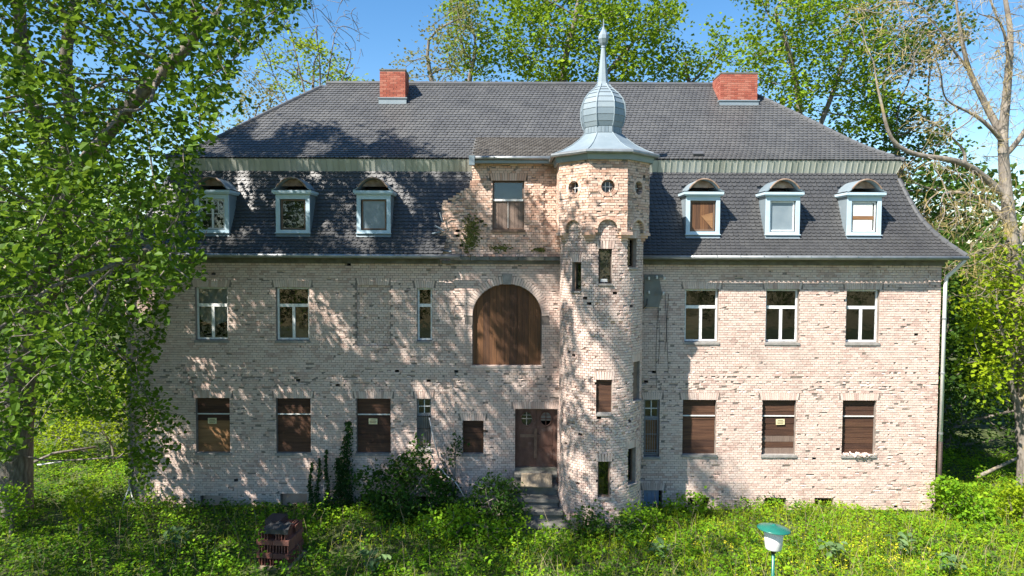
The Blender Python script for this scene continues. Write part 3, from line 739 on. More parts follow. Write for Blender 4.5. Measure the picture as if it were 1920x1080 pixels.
# ---- dormers
DY = -.02
def dormer(xc, idx):
    zb, zt = Z0 + .80, Z0 + 2.06; hw = .555
    f = MB()
    f.box(xc - hw, xc - hw + .13, DY, DY + .06, zb, zt).box(xc + hw - .13, xc + hw, DY, DY + .06, zb, zt)
    f.box(xc - hw + .13, xc + hw - .13, DY + .002, DY + .06, zt - .15, zt).box(xc - hw + .13, xc + hw - .13, DY + .002, DY + .06, zb, zb + .1)
    d = f.build('dormer', 'paint_blue', H)
    for sg in (-1, 1):   # cheeks
        x = xc + sg * (hw - .016); zs = np.linspace(zb - .05, zt, 8)
        back = [(EY + float(surf_s(z - Z0)) + .03, z) for z in zs]
        pts = [(DY + .061, zb - .02), (DY + .061, zt)] + back[::-1]
        V = [(x - .015, p[0], p[1]) for p in pts] + [(x + .015, p[0], p[1]) for p in pts]; n = len(pts)
        MB().raw(V, [tuple(range(n)), tuple(range(2 * n - 1, n - 1, -1))] + [(i, i + n, (i + 1) % n + n, (i + 1) % n) for i in range(n)]).build('cheek', 'zinc', d)
    wx0, wx1, wz0, wz1 = xc - .4, xc + .4, zb + .12, zt - .16
    g = MB(); t = .045; yy = DY + .075
    g.box(wx0, wx0 + t, yy, yy + .05, wz0, wz1).box(wx1 - t, wx1, yy, yy + .05, wz0, wz1).box(wx0 + t, wx1 - t, yy, yy + .05, wz0, wz0 + t).box(wx0 + t, wx1 - t, yy, yy + .05, wz1 - t, wz1)
    fr = g.build('window_frame', 'frame_white' if idx in (0, 4, 5) else 'frame_brown', d)
    bbox('pane', 'pane_dull' if idx in (2, 4) else 'glass', d, wx0 + t, wx1 - t, yy + .02, yy + .028, wz0 + t, wz1 - t)
    if idx == 0:
        g = MB(); g.box(xc - .03, xc + .03, yy - .005, yy + .045, wz0 + t, wz1 - t)
        for q in (-.19, .19): g.box(xc + q - .01, xc + q + .01, yy + .002, yy + .035, wz0 + .5, wz1 - t)
        for q in (.5, .68): g.box(wx0 + t, wx1 - t, yy + .004, yy + .033, wz0 + q, wz0 + q + .02)
        g.build('glazing_bar', 'frame_white', d)
    ins = {2: ('curtain', 0), 3: ('board_vert', .25), 4: ('curtain', 0), 5: ('white_bar', 0)}.get(idx)
    if ins:
        if idx in (2, 4): bbox('blind', 'blind', d, wx0 + .05, wx1 - .06, yy + .06, yy + .065, wz0 + .05, wz1 - .05)
        elif idx == 3:
            for q in range(5): bbox('plank', 'board_vert', d, wx0 + .05 + q * .14, wx0 + .185 + q * .14, yy + .004, yy + .016, wz0 + .03, wz1 - .03)
            MB().prism([(xc - .05, wz0 + .5), (xc + .34, wz0 + .6), (xc + .34, wz0 + .06)], yy - .012, yy + .002).build('plank', 'board_light', d)  # pale triangle paints in the sunlit piece of the interior
        else:
            bbox('plank', 'white_bar', d, wx0 + .06, wx1 - .1, yy + .002, yy + .016, wz0 + .5, wz1 - .06); bbox('plank', 'white_bar', d, wx0 + .06, wx1 - .1, yy + .002, yy + .016, wz0 + .05, wz0 + .4)
            bbox('plank', 'board_light', d, wx0 + .05, wx1 - .06, yy - .008, yy + .001, wz0 + .39, wz0 + .51)
    # sill flashing
    MB().raw([(xc - hw - .01, DY - .03, zb - .12), (xc + hw + .01, DY - .03, zb - .12), (xc + hw + .01, DY + .05, zb + .0), (xc - hw - .01, DY + .05, zb + .0), (xc - hw - .01, DY + .12, zb - .13), (xc + hw + .01, DY + .12, zb - .13)], [(0, 1, 2, 3), (0, 4, 5, 1), (1, 5, 2), (0, 3, 4)]).build('flashing', 'zinc', d)
    bbox('sill', 'paint_blue', d, xc - hw - .025, xc + hw + .025, DY - .05, DY + .055, zb - .015, zb + .012)
    c = MB(); c.box(xc - hw - .06, xc + hw + .06, DY - .08, EY + float(surf_s(2.2)) + .05, zt + .003, zt + .045); c.box(xc - hw - .09, xc + hw + .09, DY - .11, EY + float(surf_s(2.2)) + .05, zt + .045, zt + .125)
    c.build('dormer_cornice', 'paint_blue', d)
    # ogee barrel roof
    pr = []
    for i in range(25):
        t = -1 + 2 * i / 24; x = t * (hw + .085)
        z = .02 + .40 * max(0, math.cos(min(1, abs(t) / .80) * math.pi / 2)) ** .62 if abs(t) < .80 else .02
        pr.append((x, z))
    for i in range(2):
        pr = [pr[0]] + [((pr[j - 1][0] + 2 * pr[j][0] + pr[j + 1][0]) / 4, (pr[j - 1][1] + 2 * pr[j][1] + pr[j + 1][1]) / 4) for j in range(1, 24)] + [pr[-1]]
    zc_ = zt + .11; n = len(pr); yb = EY + 1.52
    V = [(xc + p[0], DY - .12, zc_ + p[1]) for p in pr] + [(xc + p[0], yb, zc_ + p[1]) for p in pr] + [(xc + p[0], DY - .12, zc_ + p[1] + .03) for p in pr] + [(xc + p[0], yb, zc_ + p[1] + .03) for p in pr]
    F = []
    for i in range(n - 1): F += [(i, i + 1, n + i + 1, n + i), (2 * n + i, 3 * n + i, 3 * n + i + 1, 2 * n + i + 1), (i, 2 * n + i, 2 * n + i + 1, i + 1)]
    MB().raw(V, F).build('barrel_roof', 'zinc', d, smooth=False)
    MB().tube([(xc + p[0], DY - .125, zc_ + p[1] + .012) for p in pr[3:-3]], .026, 6).build('arch_trim', 'copper', d)
    MB().prism([(xc + p[0] * .97, zc_ + p[1] - .012) for p in pr[4:-4]][::-1], DY + .16, DY + .2).build('tympanum', 'copper', d)
for i, xc in enumerate(DORM): dormer(xc, i)

# ---- central bay attic with volute
BZ1 = Z0 + 3.16
AW = (*wx(923, 982), snap(Z_(431)), snap(Z_(338)))
def aoff(u, z):
    d = 0.0
    if u < X_(912): d -= .0
    if X_(912) < u < X_(993): d += .02
    if X_(1019) < u < X_(1042) and z > 9.4: d -= .05
    if z < EAVE + .72: d += .03
    return d
A = Bricks()
A.field(flat(0.004), EAVE + .08, BZ1, lambda z: (vol_x(z) + random.uniform(-.03, .03), 1.62), [('rect', *AW)], [('rect', AW[0] - .1, AW[1] + .1, AW[3], AW[3] + .24)], aoff, lambda u, z: .16 + .4 * (u < X_(870)), phase=.04, brk=(X_(912), X_(993), X_(1019), X_(1042)))
ATT = A.build('brick_courses', 'brick_pink', 'bay_attic_wall', 'mortar', H)
sm = MB(); n = 15
for i in range(n):
    t = (i + .5) / n; soldier(sm, AW[0] - .05 + (AW[1] - AW[0] + .1) * t, AW[3] + .004, (AW[1] - AW[0] + .1) / n - .009, .235, (t - .5) * .4, .026)
o = sm.build('lintel_bricks', 'brick_pink', ATT); o['kind'] = 'stuff'
bbox('lintel_core', 'mortar', H, AW[0] - .1, AW[1] + .1, .002, .2, AW[3], AW[3] + .24)
m = MB(); m.box(X_(885), X_(885) + .25, .25, 1.6, EAVE, BZ1 - .01).build('bay_side_wall', 'brick_pink', H)
fr, zt = frame(AW[0] + .005, AW[1] - .005, AW[2] + .02, AW[3] - .01, 'frame_brown', transom=.40, mull=False, fw=.05, y=.12)
pane(fr, AW[0] + .05, AW[1] - .05, zt + .05, AW[3] - .05, .12)
bbox('transom', 'frame_white', fr, AW[0] + .03, AW[1] - .03, .06, .082, zt - .02, zt + .045)
bbox('backing', 'blind', fr, AW[0] + .04, AW[1] - .04, .19, .2, zt, AW[3])
x = AW[0] + .05
for k in range(7):
    wd = (AW[1] - AW[0] - .1) / 7
    bbox('plank', 'board_grey', fr, x + .003, x + wd - .003, .1 + random.uniform(-.006, .006), .125, AW[2] + .06, zt - .05); x += wd
bbox('mullion', 'sill', fr, (AW[0] + AW[1]) / 2 - .03, (AW[0] + AW[1]) / 2 + .01, .07, .09, AW[2] + .06, zt - .05)
sill(fr, AW[0], AW[1], AW[2], -.07, 'frame_brown')
# broken roof edge scraps beside the volute
m = MB()
for (px, py, a, L) in ((824, 428, .5, .35), (818, 436, -.2, .3), (828, 408, 1.3, .35), (832, 470, .1, .5)):
    p = at(px, py, -.12); T = Matrix.Translation(p) @ Matrix.Rotation(a, 4, 'Y') @ Matrix.Rotation(.4, 4, 'X'); m.box(-L / 2, L / 2, -.05, .05, -.008, .008, T=T)
m.build('loose_flashing', 'zinc', H)
# moss and little plants on the bay ledge
mo = MB()
for (px, py, sx, sz, nn) in ((885, 430, .32, .5, 260), (880, 455, .25, .35, 160), (940, 465, .3, .12, 140), (1010, 468, .2, .06, 60)):
    c = at(px, py, -.05)
    for _ in range(nn):
        x, z = c[0] + random.gauss(0, sx * .5), c[2] + random.gauss(0, sz * .5); q = random.uniform(.012, .04)
        T = Matrix.Translation((x, -.035 - random.random() * .02 - (.12 if py > 460 and z < EAVE + .3 else 0), max(z, EAVE + .1))) @ Matrix.Rotation(random.uniform(0, 3), 4, (random.random(), random.random(), random.random() + .1)); mo.box(-q, q, -q * .5, q * .5, -q * .4, q * .4, T=T)
o = mo.build('moss_patch', 'moss', H); o['kind'] = 'stuff'
# bay roof: its own shallow slope running into the main roof
BXL, BXR = X_(884), 2.9
bay = MB().raw([(BXL, -.30, BZ1 + .09), (BXR, -.30, BZ1 + .09), (BXR, 2.1, Z0 + 4.26), (BXL, 2.1, Z0 + 4.26), (BXL, -.30, BZ1 + .0), (BXR, -.30, BZ1 + .0), (BXR, 2.1, Z0 + 3.9), (BXL, 2.1, Z0 + 3.9)], [(0, 1, 2, 3), (0, 4, 5, 1), (0, 3, 7, 4), (1, 5, 6, 2)]).build('bay_roof', 'gutter', H)
s0 = -.30 - EY
tile_rows([(s0 - .02, BZ1 + .11 - Z0), (s0 + 1.2, BZ1 + .11 - Z0 + (4.28 - 3.27) * .5), (s0 + 2.42, 4.28)], .2, 'tile_rows', bay, 'tile_bay', clip=lambda s, z: (BXL, BXR - .1))
gutter([(BXL - .02, -.38, BZ1 + .06), (1.62, -.38, BZ1 + .06)], .06, H)
bbox('bay_fascia', 'zinc', H, BXL, 1.7, -.3, -.01, BZ1 - .09, BZ1 + .04)
bbox('gutter_funnel', 'zinc', H, BXL - .06, BXL + .12, -.46, -.28, BZ1 - .18, BZ1 + .12)

# ------------------------------------------------------------------ stair tower
TC = (2.82, -.85); TR = 1.30
def cyl(u, z, d):
    a = u / TR; return np.stack((TC[0] + (TR + d) * np.sin(a), TC[1] - (TR + d) * np.cos(a), z), -1)
def tu(px, py, half):
    """angle (as arc length) on the cylinder seen at a pixel column"""
    best = None
    for k in range(-100, 101):
        a = k * math.pi / 200 * 1.05; p = np.array((TC[0] + TR * math.sin(a), TC[1] - TR * math.cos(a), 0))
        t = at(px, py, p[1]); e = abs(t[0] - p[0])
        if math.cos(a) > .02 and (best is None or e < best[0]): best = (e, a, t[2])
    return best[1] * TR, best[2]
TW_ = []
for (px, y0, y1, hw, kind) in ((1081, 490, 546, .17, 'slit'), (1135, 468, 530, .20, 'sash'), (1187, 447, 503, .2, 'dark'), (1133.5, 710, 778, .24, 'board'), (1195, 680, 748, .22, 'brickish'), (1133, 866, 932, .19, 'dark'), (1186, 838, 908, .2, 'deep')):
    u, z1 = tu(px, y0, hw); _, z0 = tu(px, y1, hw); TW_.append((u, hw, snap(max(z0, .2)), snap(z1), kind))
TZ = 9.12
tops = [('rect', u - h_, u + h_, a, b) for (u, h_, a, b, k) in TW_]
tl_ = [('rect', u - h_ - .06, u + h_ + .06, b, b + .24) for (u, h_, a, b, k) in TW_]
T_ = Bricks()
UM = TR * R(125)
T_.field(cyl, 0, TZ + .45, lambda z: (-UM, UM), tops, tl_, lambda u, z: .02 if z < .94 else 0.0, lambda u, z: .09 + .25 * math.exp(-((z - 3.2) / 1.5) ** 2), header_only=True)
TOW = T_.build('brick_courses', 'brick', 'tower_wall', 'mortar', H)
sm = MB()
for (u, h_, a, b, kind) in TW_:
    n = int((2 * h_ + .12) / .075)
    for i in range(n):
        t = (i + .5) / n; uu = u - h_ - .05 + (2 * h_ + .1) * t; tl = (t - .5) * .35; wd = (2 * h_ + .1) / n - .008
        q = []
        for (du, dz) in ((-wd / 2, .004), (wd / 2, .004), (wd / 2 + .235 * math.tan(tl), .238), (-wd / 2 + .235 * math.tan(tl), .238)):
            q.append((uu + du, b + dz))
        U = np.array([p[0] for p in q] * 2); Zq = np.array([p[1] for p in q] * 2); D = np.array([.006] * 4 + [-.2] * 4)
        sm.raw(cyl(U, Zq, D), [(0, 1, 2, 3), (0, 4, 5, 1), (1, 5, 6, 2), (2, 6, 7, 3), (3, 7, 4, 0)])
o = sm.build('lintel_bricks', 'brick', TOW); o['kind'] = 'stuff'
def twin(u, h_, z0, z1, kind):
    a = u / TR; T = Matrix.Translation((TC[0] + (TR - .16) * math.sin(a), TC[1] - (TR - .16) * math.cos(a), 0)) @ Matrix.Rotation(a, 4, 'Z')
    h2 = h_ * .96; m = MB()
    m.box(-h2, -h2 + .04, -.02, .04, z0, z1, T=T).box(h2 - .04, h2, -.02, .04, z0, z1, T=T).box(-h2 + .04, h2 - .04, -.02, .04, z1 - .04, z1, T=T).box(-h2 + .04, h2 - .04, -.02, .04, z0, z0 + .05, T=T)
    fr = m.build('tower_window', 'frame_brown' if kind != 'sash' else 'iron', H)
    if kind in ('board',):
        for i in range(6):
            a0, a1 = z0 + .05 + (z1 - z0 - .05) * i / 6, z0 + .05 + (z1 - z0 - .05) * (i + 1) / 6
            bbox('plank', 'board', fr, -h2 + .005, h2 - .005, -.05, -.025, a0 + .003, a1 - .003, T=T)
        bbox('sill_board', 'sill', fr, -h2, h2, -.1, -.02, z0 - .02, z0 + .04, T=T)
    elif kind == 'brickish':
        for i in range(7): bbox('plank', 'board_grey', fr, -h2 + .005, h2 - .005, -.06, -.03, z0 + (z1 - z0) * i / 7 + .003, z0 + (z1 - z0) * (i + 1) / 7 - .003, T=T)
    else:
        bbox('pane', 'glass', fr, -h2 + .04, h2 - .04, .005, .012, z0 + .05, z1 - .04, T=T)
        if kind == 'sash':
            bbox('blind', 'board_grey', fr, -h2 + .05, h2 - .05, .05, .06, z0 + .1, z1 - .05, T=T)
            bbox('litter', 'white_bar', fr, -h2 + .06, h2 - .12, -.05, -.021, z0 + .05, z0 + .14, T=T)
        if kind == 'slit': bbox('plank', 'board', fr, 0, h2 - .04, .03, .045, z0 + .05, z1 - .04, T=T)
        if kind == 'dark': bbox('plank', 'board', fr, -h2 + .05, .02, .05, .065, z0 + .05, (z0 + z1) / 2, T=T)
    m = MB(); m.box(-h2 - .02, h2 + .02, -.2, .02, z0 - .05, z0 + .002, T=T); m.build('sill', 'sill', fr)
for t in TW_: twin(*t)
# near-black core standing in for the tower's unlit inside
MB().lathe([(TR - .42, 0), (TR - .42, 11.2)], TC, 20).build('tower_core', 'dark_room', H)
# octagonal top storey
OA, OZ1 = 1.385, Z0 + 2.93
FW = OA * math.tan(R(22.5))
OC = Bricks(); RWZ = Z_(349, -2.2)
rim = MB(); corb = []; arches = MB()
for k in range(8):
    al = k * math.pi / 4 - math.pi / 2 - math.pi / 2 + math.pi / 2
    a = k * math.pi / 4
    nrm = np.array((math.sin(a), -math.cos(a), 0)); tan = np.array((math.cos(a), math.sin(a), 0))
    def mp(u, z, d, nrm=nrm, tan=tan):
        c = np.array((TC[0], TC[1], 0)) + nrm * OA
        return c + np.outer(u, tan) + np.outer(d, nrm) + np.outer(z, (0, 0, 1))
    vis = k in (0, 1, 2, 7, 6)
    ops = [('circ', 0, RWZ, .205)] if k in (0, 1, 7) else []
    ops2 = ops + [('arch', 0, .29, TZ - .3, TZ + .12, .27)]
    OC.field(mp, TZ, OZ1, lambda z: (-FW - .004, FW + .004), ops2, [('circ', 0, RWZ, .30)] if ops else [], dmg=lambda u, z: .22, phase=.02 * k)
    if ops:
        for i in range(20):
            b = 2 * math.pi * i / 20; q = []
            for (r_, db) in ((.205, -.145), (.205, .145), (.30, .145), (.30, -.145)): q.append((r_ * math.cos(b + db), RWZ + r_ * math.sin(b + db)))
            U = np.array([p[0] for p in q] * 2); Zq = np.array([p[1] for p in q] * 2); D = np.array([.008] * 4 + [-.2] * 4)
            rim.raw(mp(U, Zq, D), [(0, 1, 2, 3), (0, 4, 5, 1), (1, 5, 6, 2), (2, 6, 7, 3), (3, 7, 4, 0)])
        fr = MB(); ring = [mp(np.array([.175 * math.cos(t)]), np.array([RWZ + .175 * math.sin(t)]), np.array([-.15]))[0] for t in np.linspace(0, 2 * math.pi, 21)]
        fr.tube(ring, .028, 6); rw = fr.build('round_window', 'frame_brown', H)
        g = MB()
        for (u0, z0, u1, z1) in ((-.06, -.16, -.06, .16), (.06, -.16, .06, .16), (-.17, .0, .17, 0)):
            g.tube([mp(np.array([u0]), np.array([RWZ + z0]), np.array([-.145]))[0], mp(np.array([u1]), np.array([RWZ + z1]), np.array([-.145]))[0]], .011, 5)
        g.build('glazing_bar', 'frame_white', rw)
        disc = [mp(np.array([.17 * math.cos(t)]), np.array([RWZ + .17 * math.sin(t)]), np.array([-.16]))[0] for t in np.linspace(0, 2 * math.pi, 20, endpoint=False)]
        MB().raw(disc, [tuple(range(20))]).build('pane', 'glass', rw)
    # arch hood of the corbel frieze
    for i in range(9):
        b = math.pi * (i + .5) / 9; q = []
        for (r_, db) in ((1.0, -.165), (1.0, .165), (1.3, .165), (1.3, -.165)): q.append((.29 * r_ * math.cos(b + db), TZ + .12 + .27 * r_ * math.sin(b + db)))
        U = np.array([p[0] for p in q] * 2); Zq = np.array([p[1] for p in q] * 2); D = np.array([.022] * 4 + [-.14] * 4)
        arches.raw(mp(U, Zq, D), [(0, 1, 2, 3), (0, 4, 5, 1), (1, 5, 6, 2), (2, 6, 7, 3), (3, 7, 4, 0)])
    # stepped corbel at the corner
    a2 = a + math.pi / 8; T = Matrix.Translation((TC[0], TC[1], 0)) @ Matrix.Rotation(a2, 4, 'Z')
    corb.append(MB())
    for i, (dd, hh) in enumerate(((.20, .09), (.13, .08), (.06, .08))):
        zt_ = TZ + .02 - i * .085; corb[-1].box(-.2 + .04 * i, .2 - .04 * i, -(TR + dd), -(TR - .1), zt_ - hh, zt_, T=T)
OCT = OC.build('brick_courses', 'brick_pink', 'octagon_wall', 'mortar', H)
for mm, nm in ((rim, 'ring_bricks'), (arches, 'arch_bricks')):
    o = mm.build(nm, 'brick_pink', OCT); o['kind'] = 'stuff'
for c_ in corb: c_.build('corbel', 'brick_pink', OCT)
# eaves, gutter, bell-cast roof, drum, onion, spire
c8 = 1 / math.cos(R(22.5)); rot = R(22.5)
def oct_(prof, name, mat, par, k=8): return MB().lathe([(r * c8, z) for r, z in prof], TC, k, rot).build(name, mat, par)
oct_([(1.40, OZ1 - .02), (1.47, OZ1 - .02), (1.52, OZ1 + .17), (1.40, OZ1 + .17)], 'tower_eaves', 'zinc', H)
GZ_ = OZ1 + .20
gp = []
for j in range(9):
    a = j * math.pi / 4 + rot; gp.append((TC[0] + 1.60 * c8 * math.cos(a), TC[1] + 1.60 * c8 * math.sin(a), GZ_))
MB().tube(gp, .065, 8).build('tower_gutter', 'gutter', H)
TZR = GZ_ + .02
roofp = [(1.62, TZR), (1.28, TZR + .15), (.98, TZR + .33), (.74, TZR + .53), (.57, Z0 + 3.85)]
trf = oct_(roofp, 'tower_roof', 'zinc', H)
rb = MB()
for j in range(8):
    a = j * math.pi / 4 + rot
    rb.tube([(TC[0] + r * c8 * math.cos(a), TC[1] + r * c8 * math.sin(a), z + .01) for r, z in roofp], .017, 5)
rb.build('standing_seam', 'zinc', trf)
dz0 = Z0 + 3.85; dz1 = Z0 + 4.06
drum = oct_([(.55, dz0), (.55, dz1)], 'drum', 'zinc', H)
for k in range(8):
    for q in range(4):
        a = k * math.pi / 4; T = Matrix.Translation((TC[0], TC[1], 0)) @ Matrix.Rotation(a, 4, 'Z'); w0 = .55 * math.tan(R(22.5)) * 2 / 4
        bbox('drum_panel', 'zinc', drum, -2 * w0 + q * w0 + .006, -2 * w0 + (q + 1) * w0 - .006, -.568, -.54, dz0 + .015, dz1 - .015, T=T)
bulb = [(r_, Z0 + z_) for r_, z_ in ((.55, 4.06), (.60, 4.20), (.637, 4.40), (.64, 4.60), (.625, 4.78), (.565, 4.95), (.46, 5.10), (.34, 5.22), (.24, 5.32), (.175, 5.42))]
dome = oct_(bulb, 'onion_dome', 'gutter', H)
for k in range(8):
    a0, a1 = k * math.pi / 4 + rot + .012, (k + 1) * math.pi / 4 + rot - .012
    for i in range(len(bulb) - 1):
        V = []
        for e in (.016, .0):
            for (rr, zz, aa) in ((bulb[i][0], bulb[i][1] + .008, a0), (bulb[i][0], bulb[i][1] + .008, a1), (bulb[i + 1][0] - .006, bulb[i + 1][1] - .008, a1), (bulb[i + 1][0] - .006, bulb[i + 1][1] - .008, a0)):
                V.append((TC[0] + (rr + e) * c8 * math.cos(aa), TC[1] + (rr + e) * c8 * math.sin(aa), zz))
        MB().raw(V, [(0, 1, 2, 3), (0, 4, 5, 1), (1, 5, 6, 2), (2, 6, 7, 3), (3, 7, 4, 0)]).build('panel', 'zinc', dome)
rb = MB()
for j in range(8):
    a = j * math.pi / 4 + rot
    rb.tube([(TC[0] + (r + .02) * c8 * math.cos(a), TC[1] + (r + .02) * c8 * math.sin(a), z) for r, z in bulb], .022, 6)
rb.build('rib', 'zinc', dome)
sz = bulb[-1][1]; top = Z0 + 6.56
oct_([(.19, sz - .02), (.165, sz + .08), (.14, sz + .3), (.10, sz + .75), (.06, top), (.0601, top + .02)], 'spire', 'zinc', H)
ball = [(.05, top), (.075, top + .02), (.06, top + .06), (.11, top + .14), (.158, top + .27), (.15, top + .38), (.10, top + .48), (.055, top + .56), (.022, top + .66), (.012, top + .9)]
oct_(ball, 'finial', 'zinc', H)

# ---- chimneys
def chimney(px0, px1, ytop, ybase, yzinc, Yf, dep):
    x0, z1 = at(px0, ytop, Yf)[0], at((px0 + px1) / 2, ytop, Yf)[2]; x1 = at(px1, ytop, Yf)[0]
    zb = at((px0 + px1) / 2, ybase, Yf)[2]; zz = at((px0 + px1) / 2, yzinc, Yf)[2]
    ch = MB().box(x0 + .01, x1 - .01, Yf + .01, Yf + dep - .01, zz - .6, z1 - .02).build('chimney', 'chimney_mortar', H)
    m = MB(); nc = int((z1 - zb) / .077)
    for k in range(nc):
        za = zb + k * .077
        for face in range(4):
            L = (x1 - x0) if face % 2 == 0 else dep; q = .0; off = .13 if k % 2 else 0
            u = -off
            while u < L:
                a, b = max(u, 0), min(u + .255, L); u += .262
                if b - a < .04: continue
                pr = random.uniform(-.003, .003)
                if face == 0: m.box(x0 + a, x0 + b - .008, Yf - pr, Yf + .1, za + .004, za + .072)
                elif face == 2: m.box(x0 + a, x0 + b - .008, Yf + dep - .1, Yf + dep + pr, za + .004, za + .072)
                elif face == 3: m.box(x0 - pr - .001, x0 + .09, Yf + .101 + a * .8, Yf + .101 + b * .8 - .008, za + .004, za + .072)
                else: m.box(x1 - .09, x1 + pr + .001, Yf + .101 + a * .8, Yf + .101 + b * .8 - .008, za + .004, za + .072)
    o = m.build('brick_courses', 'chimney_brick', ch); o['kind'] = 'stuff'
    m = MB(); m.box(x0 - .04, x1 + .04, Yf - .04, Yf + dep + .04, zz - .7, zb - .02); m.box(x0 - .07, x1 + .07, Yf - .07, Yf + dep + .07, zb - .02, zb + .02)
    m.build('flashing', 'zinc', ch)
    m = MB(); m.box(x0 - .1, x1 + .1, Yf - .32, Yf + .02, 0, .012, T=Matrix.Translation((0, 0, 0)) )
    bbox('chimney_cap', 'stone', ch, x0 - .012, x1 + .012, Yf - .012, Yf + dep + .012, z1 - .02, z1 + .03)
chimney(712, 760, 131, 184, 201, 3.95, .95)
chimney(1352, 1421, 137, 189, 206, 3.95, 1.1)
# snow hook / roof hatch seen as small dark plate
p = at(1303, 292, EY + 1.9); T = Matrix.Translation((p[0], EY + 1.55, Z0 + 3.60)) @ Matrix.Rotation(R(32), 4, 'X')
bbox('roof_vent', 'ridge_tile', H, -.18, .18, -.12, .12, -.02, .05, T=T)
# ---- electrical board with insulators on the wall
P0 = at(1208, 515, -.03); P1 = at(1242, 576, -.03)
eb = MB().prism([(P0[0], P1[2]), (P1[0] - .12, P1[2]), (P1[0] - .02, P1[2] + .45), (P1[0] - .12, P0[2] - .1), (P1[0], P0[2] - .09), (P1[0], P0[2]), (P0[0], P0[2])], -.06, -.012).build('insulator_board', 'panel_grey', H)
for (px, py) in ((1216, 522), (1245, 522), (1216, 548), (1243, 550), (1231, 520)):
    p = at(px, py, -.1); m = MB(); m.tube([p + (0, .1, 0), p + (0, -.06, 0)], .012, 5); m.build('bracket', 'iron', eb)
    MB().lathe([(.02, p[2] - .05), (.04, p[2] - .03), (.03, p[2]), (.042, p[2] + .02), (.02, p[2] + .06)], (p[0], p[1] - .06), 10).build('insulator', 'porcelain', eb, True)
m = MB()
for (px, L) in ((1233, 3.1), (1236, 2.3), (1249, 1.9), (1253, 2.6)):
    p = at(px, 552, -.05); m.tube([(p[0] + .03 * math.sin(t * 5 + px), -.05 + .01 * math.cos(t * 3), p[2] - L * t) for t in np.linspace(0, 1, 12)], .008, 5)
p = at(1214, 560, -.08); m.tube([p, p + (-.03, -.05, -.2), p + (-.18, -.03, -.35)], .018, 6)
m.build('cable', 'cable', eb)
# ------------------------------------------------------------------ vegetation tools
TA, TE = math.tan(R(SUN_AZ)), math.tan(R(SUN_EL)) / math.cos(R(SUN_AZ))
def sunmap(P):
    """where the shadow of P falls on the facade plane (u along the wall, v height)"""
    P = np.atleast_2d(P); return P[:, 0] - P[:, 1] * TA, P[:, 2] + P[:, 1] * TE
def colonize(seeds, attr, step, kill, maxit=220, jitter=.25, gravity=0.0):
    pos, par = [], []
    for pl_ in seeds:
        pl_ = [np.array(p, float) for p in pl_]
        # join the polyline to the nearest existing node
        if pos:
            d = np.linalg.norm(np.array(pos) - pl_[0], axis=1); last = int(d.argmin())
        else: last = -1
        for i, p in enumerate(pl_):
            if i == 0: pos.append(p); par.append(last); last = len(pos) - 1; continue
            q = pos[last]; n = max(1, int(np.linalg.norm(p - q) / step))
            for k in range(1, n + 1):
                pos.append(q + (p - q) * k / n); par.append(last); last = len(pos) - 1
    A = np.array(attr, float); pos = [np.array(p) for p in pos]
    P = np.array(pos); D = np.full(len(A), 1e9); N = np.zeros(len(A), int)
    for s in range(0, len(P), 200):
        d = np.linalg.norm(A[:, None] - P[None, s:s + 200], axis=2); m = d.min(1); i = d.argmin(1) + s
        b = m < D; D[b] = m[b]; N[b] = i[b]
    alive = D > kill; done = {}
    for it in range(maxit):
        idx = np.where(alive)[0]
        if not len(idx): break
        acc = {}
        u = A[idx] - np.array([pos[k] for k in N[idx]]); u /= np.linalg.norm(u, axis=1)[:, None] + 1e-9
        for k, v in zip(N[idx], u):
            if k in acc: acc[k] = acc[k] + v
            else: acc[k] = v.copy()
        new = []
        for k, v in acc.items():
            c = done.get(k, 0)
            if c > 3: continue
            done[k] = c + 1
            v = v / (np.linalg.norm(v) + 1e-9) + rng.normal(0, jitter, 3); v[2] += gravity; v /= np.linalg.norm(v)
            pos.append(pos[k] + v * step); par.append(int(k)); new.append(len(pos) - 1)
        if not new: break
        Pn = np.array([pos[k] for k in new]); d = np.linalg.norm(A[idx][:, None] - Pn[None], axis=2)
        m = d.min(1); i = d.argmin(1); b = m < D[idx]
        D[idx[b]] = m[b]; N[idx[b]] = np.array(new)[i[b]]
        alive[idx[D[idx] < kill]] = False
    return np.array(pos), np.array(par)
def radii(par, tip, ex=2.35, rmax=9.0):
    n = len(par); acc = np.zeros(n); ch = np.zeros(n, int)
    r = np.zeros(n)
    for i in range(n - 1, -1, -1):
        r[i] = tip if ch[i] == 0 else acc[i] ** (1 / ex)
        if par[i] >= 0: acc[par[i]] += r[i] ** ex; ch[par[i]] += 1
    return np.minimum(r, rmax), ch
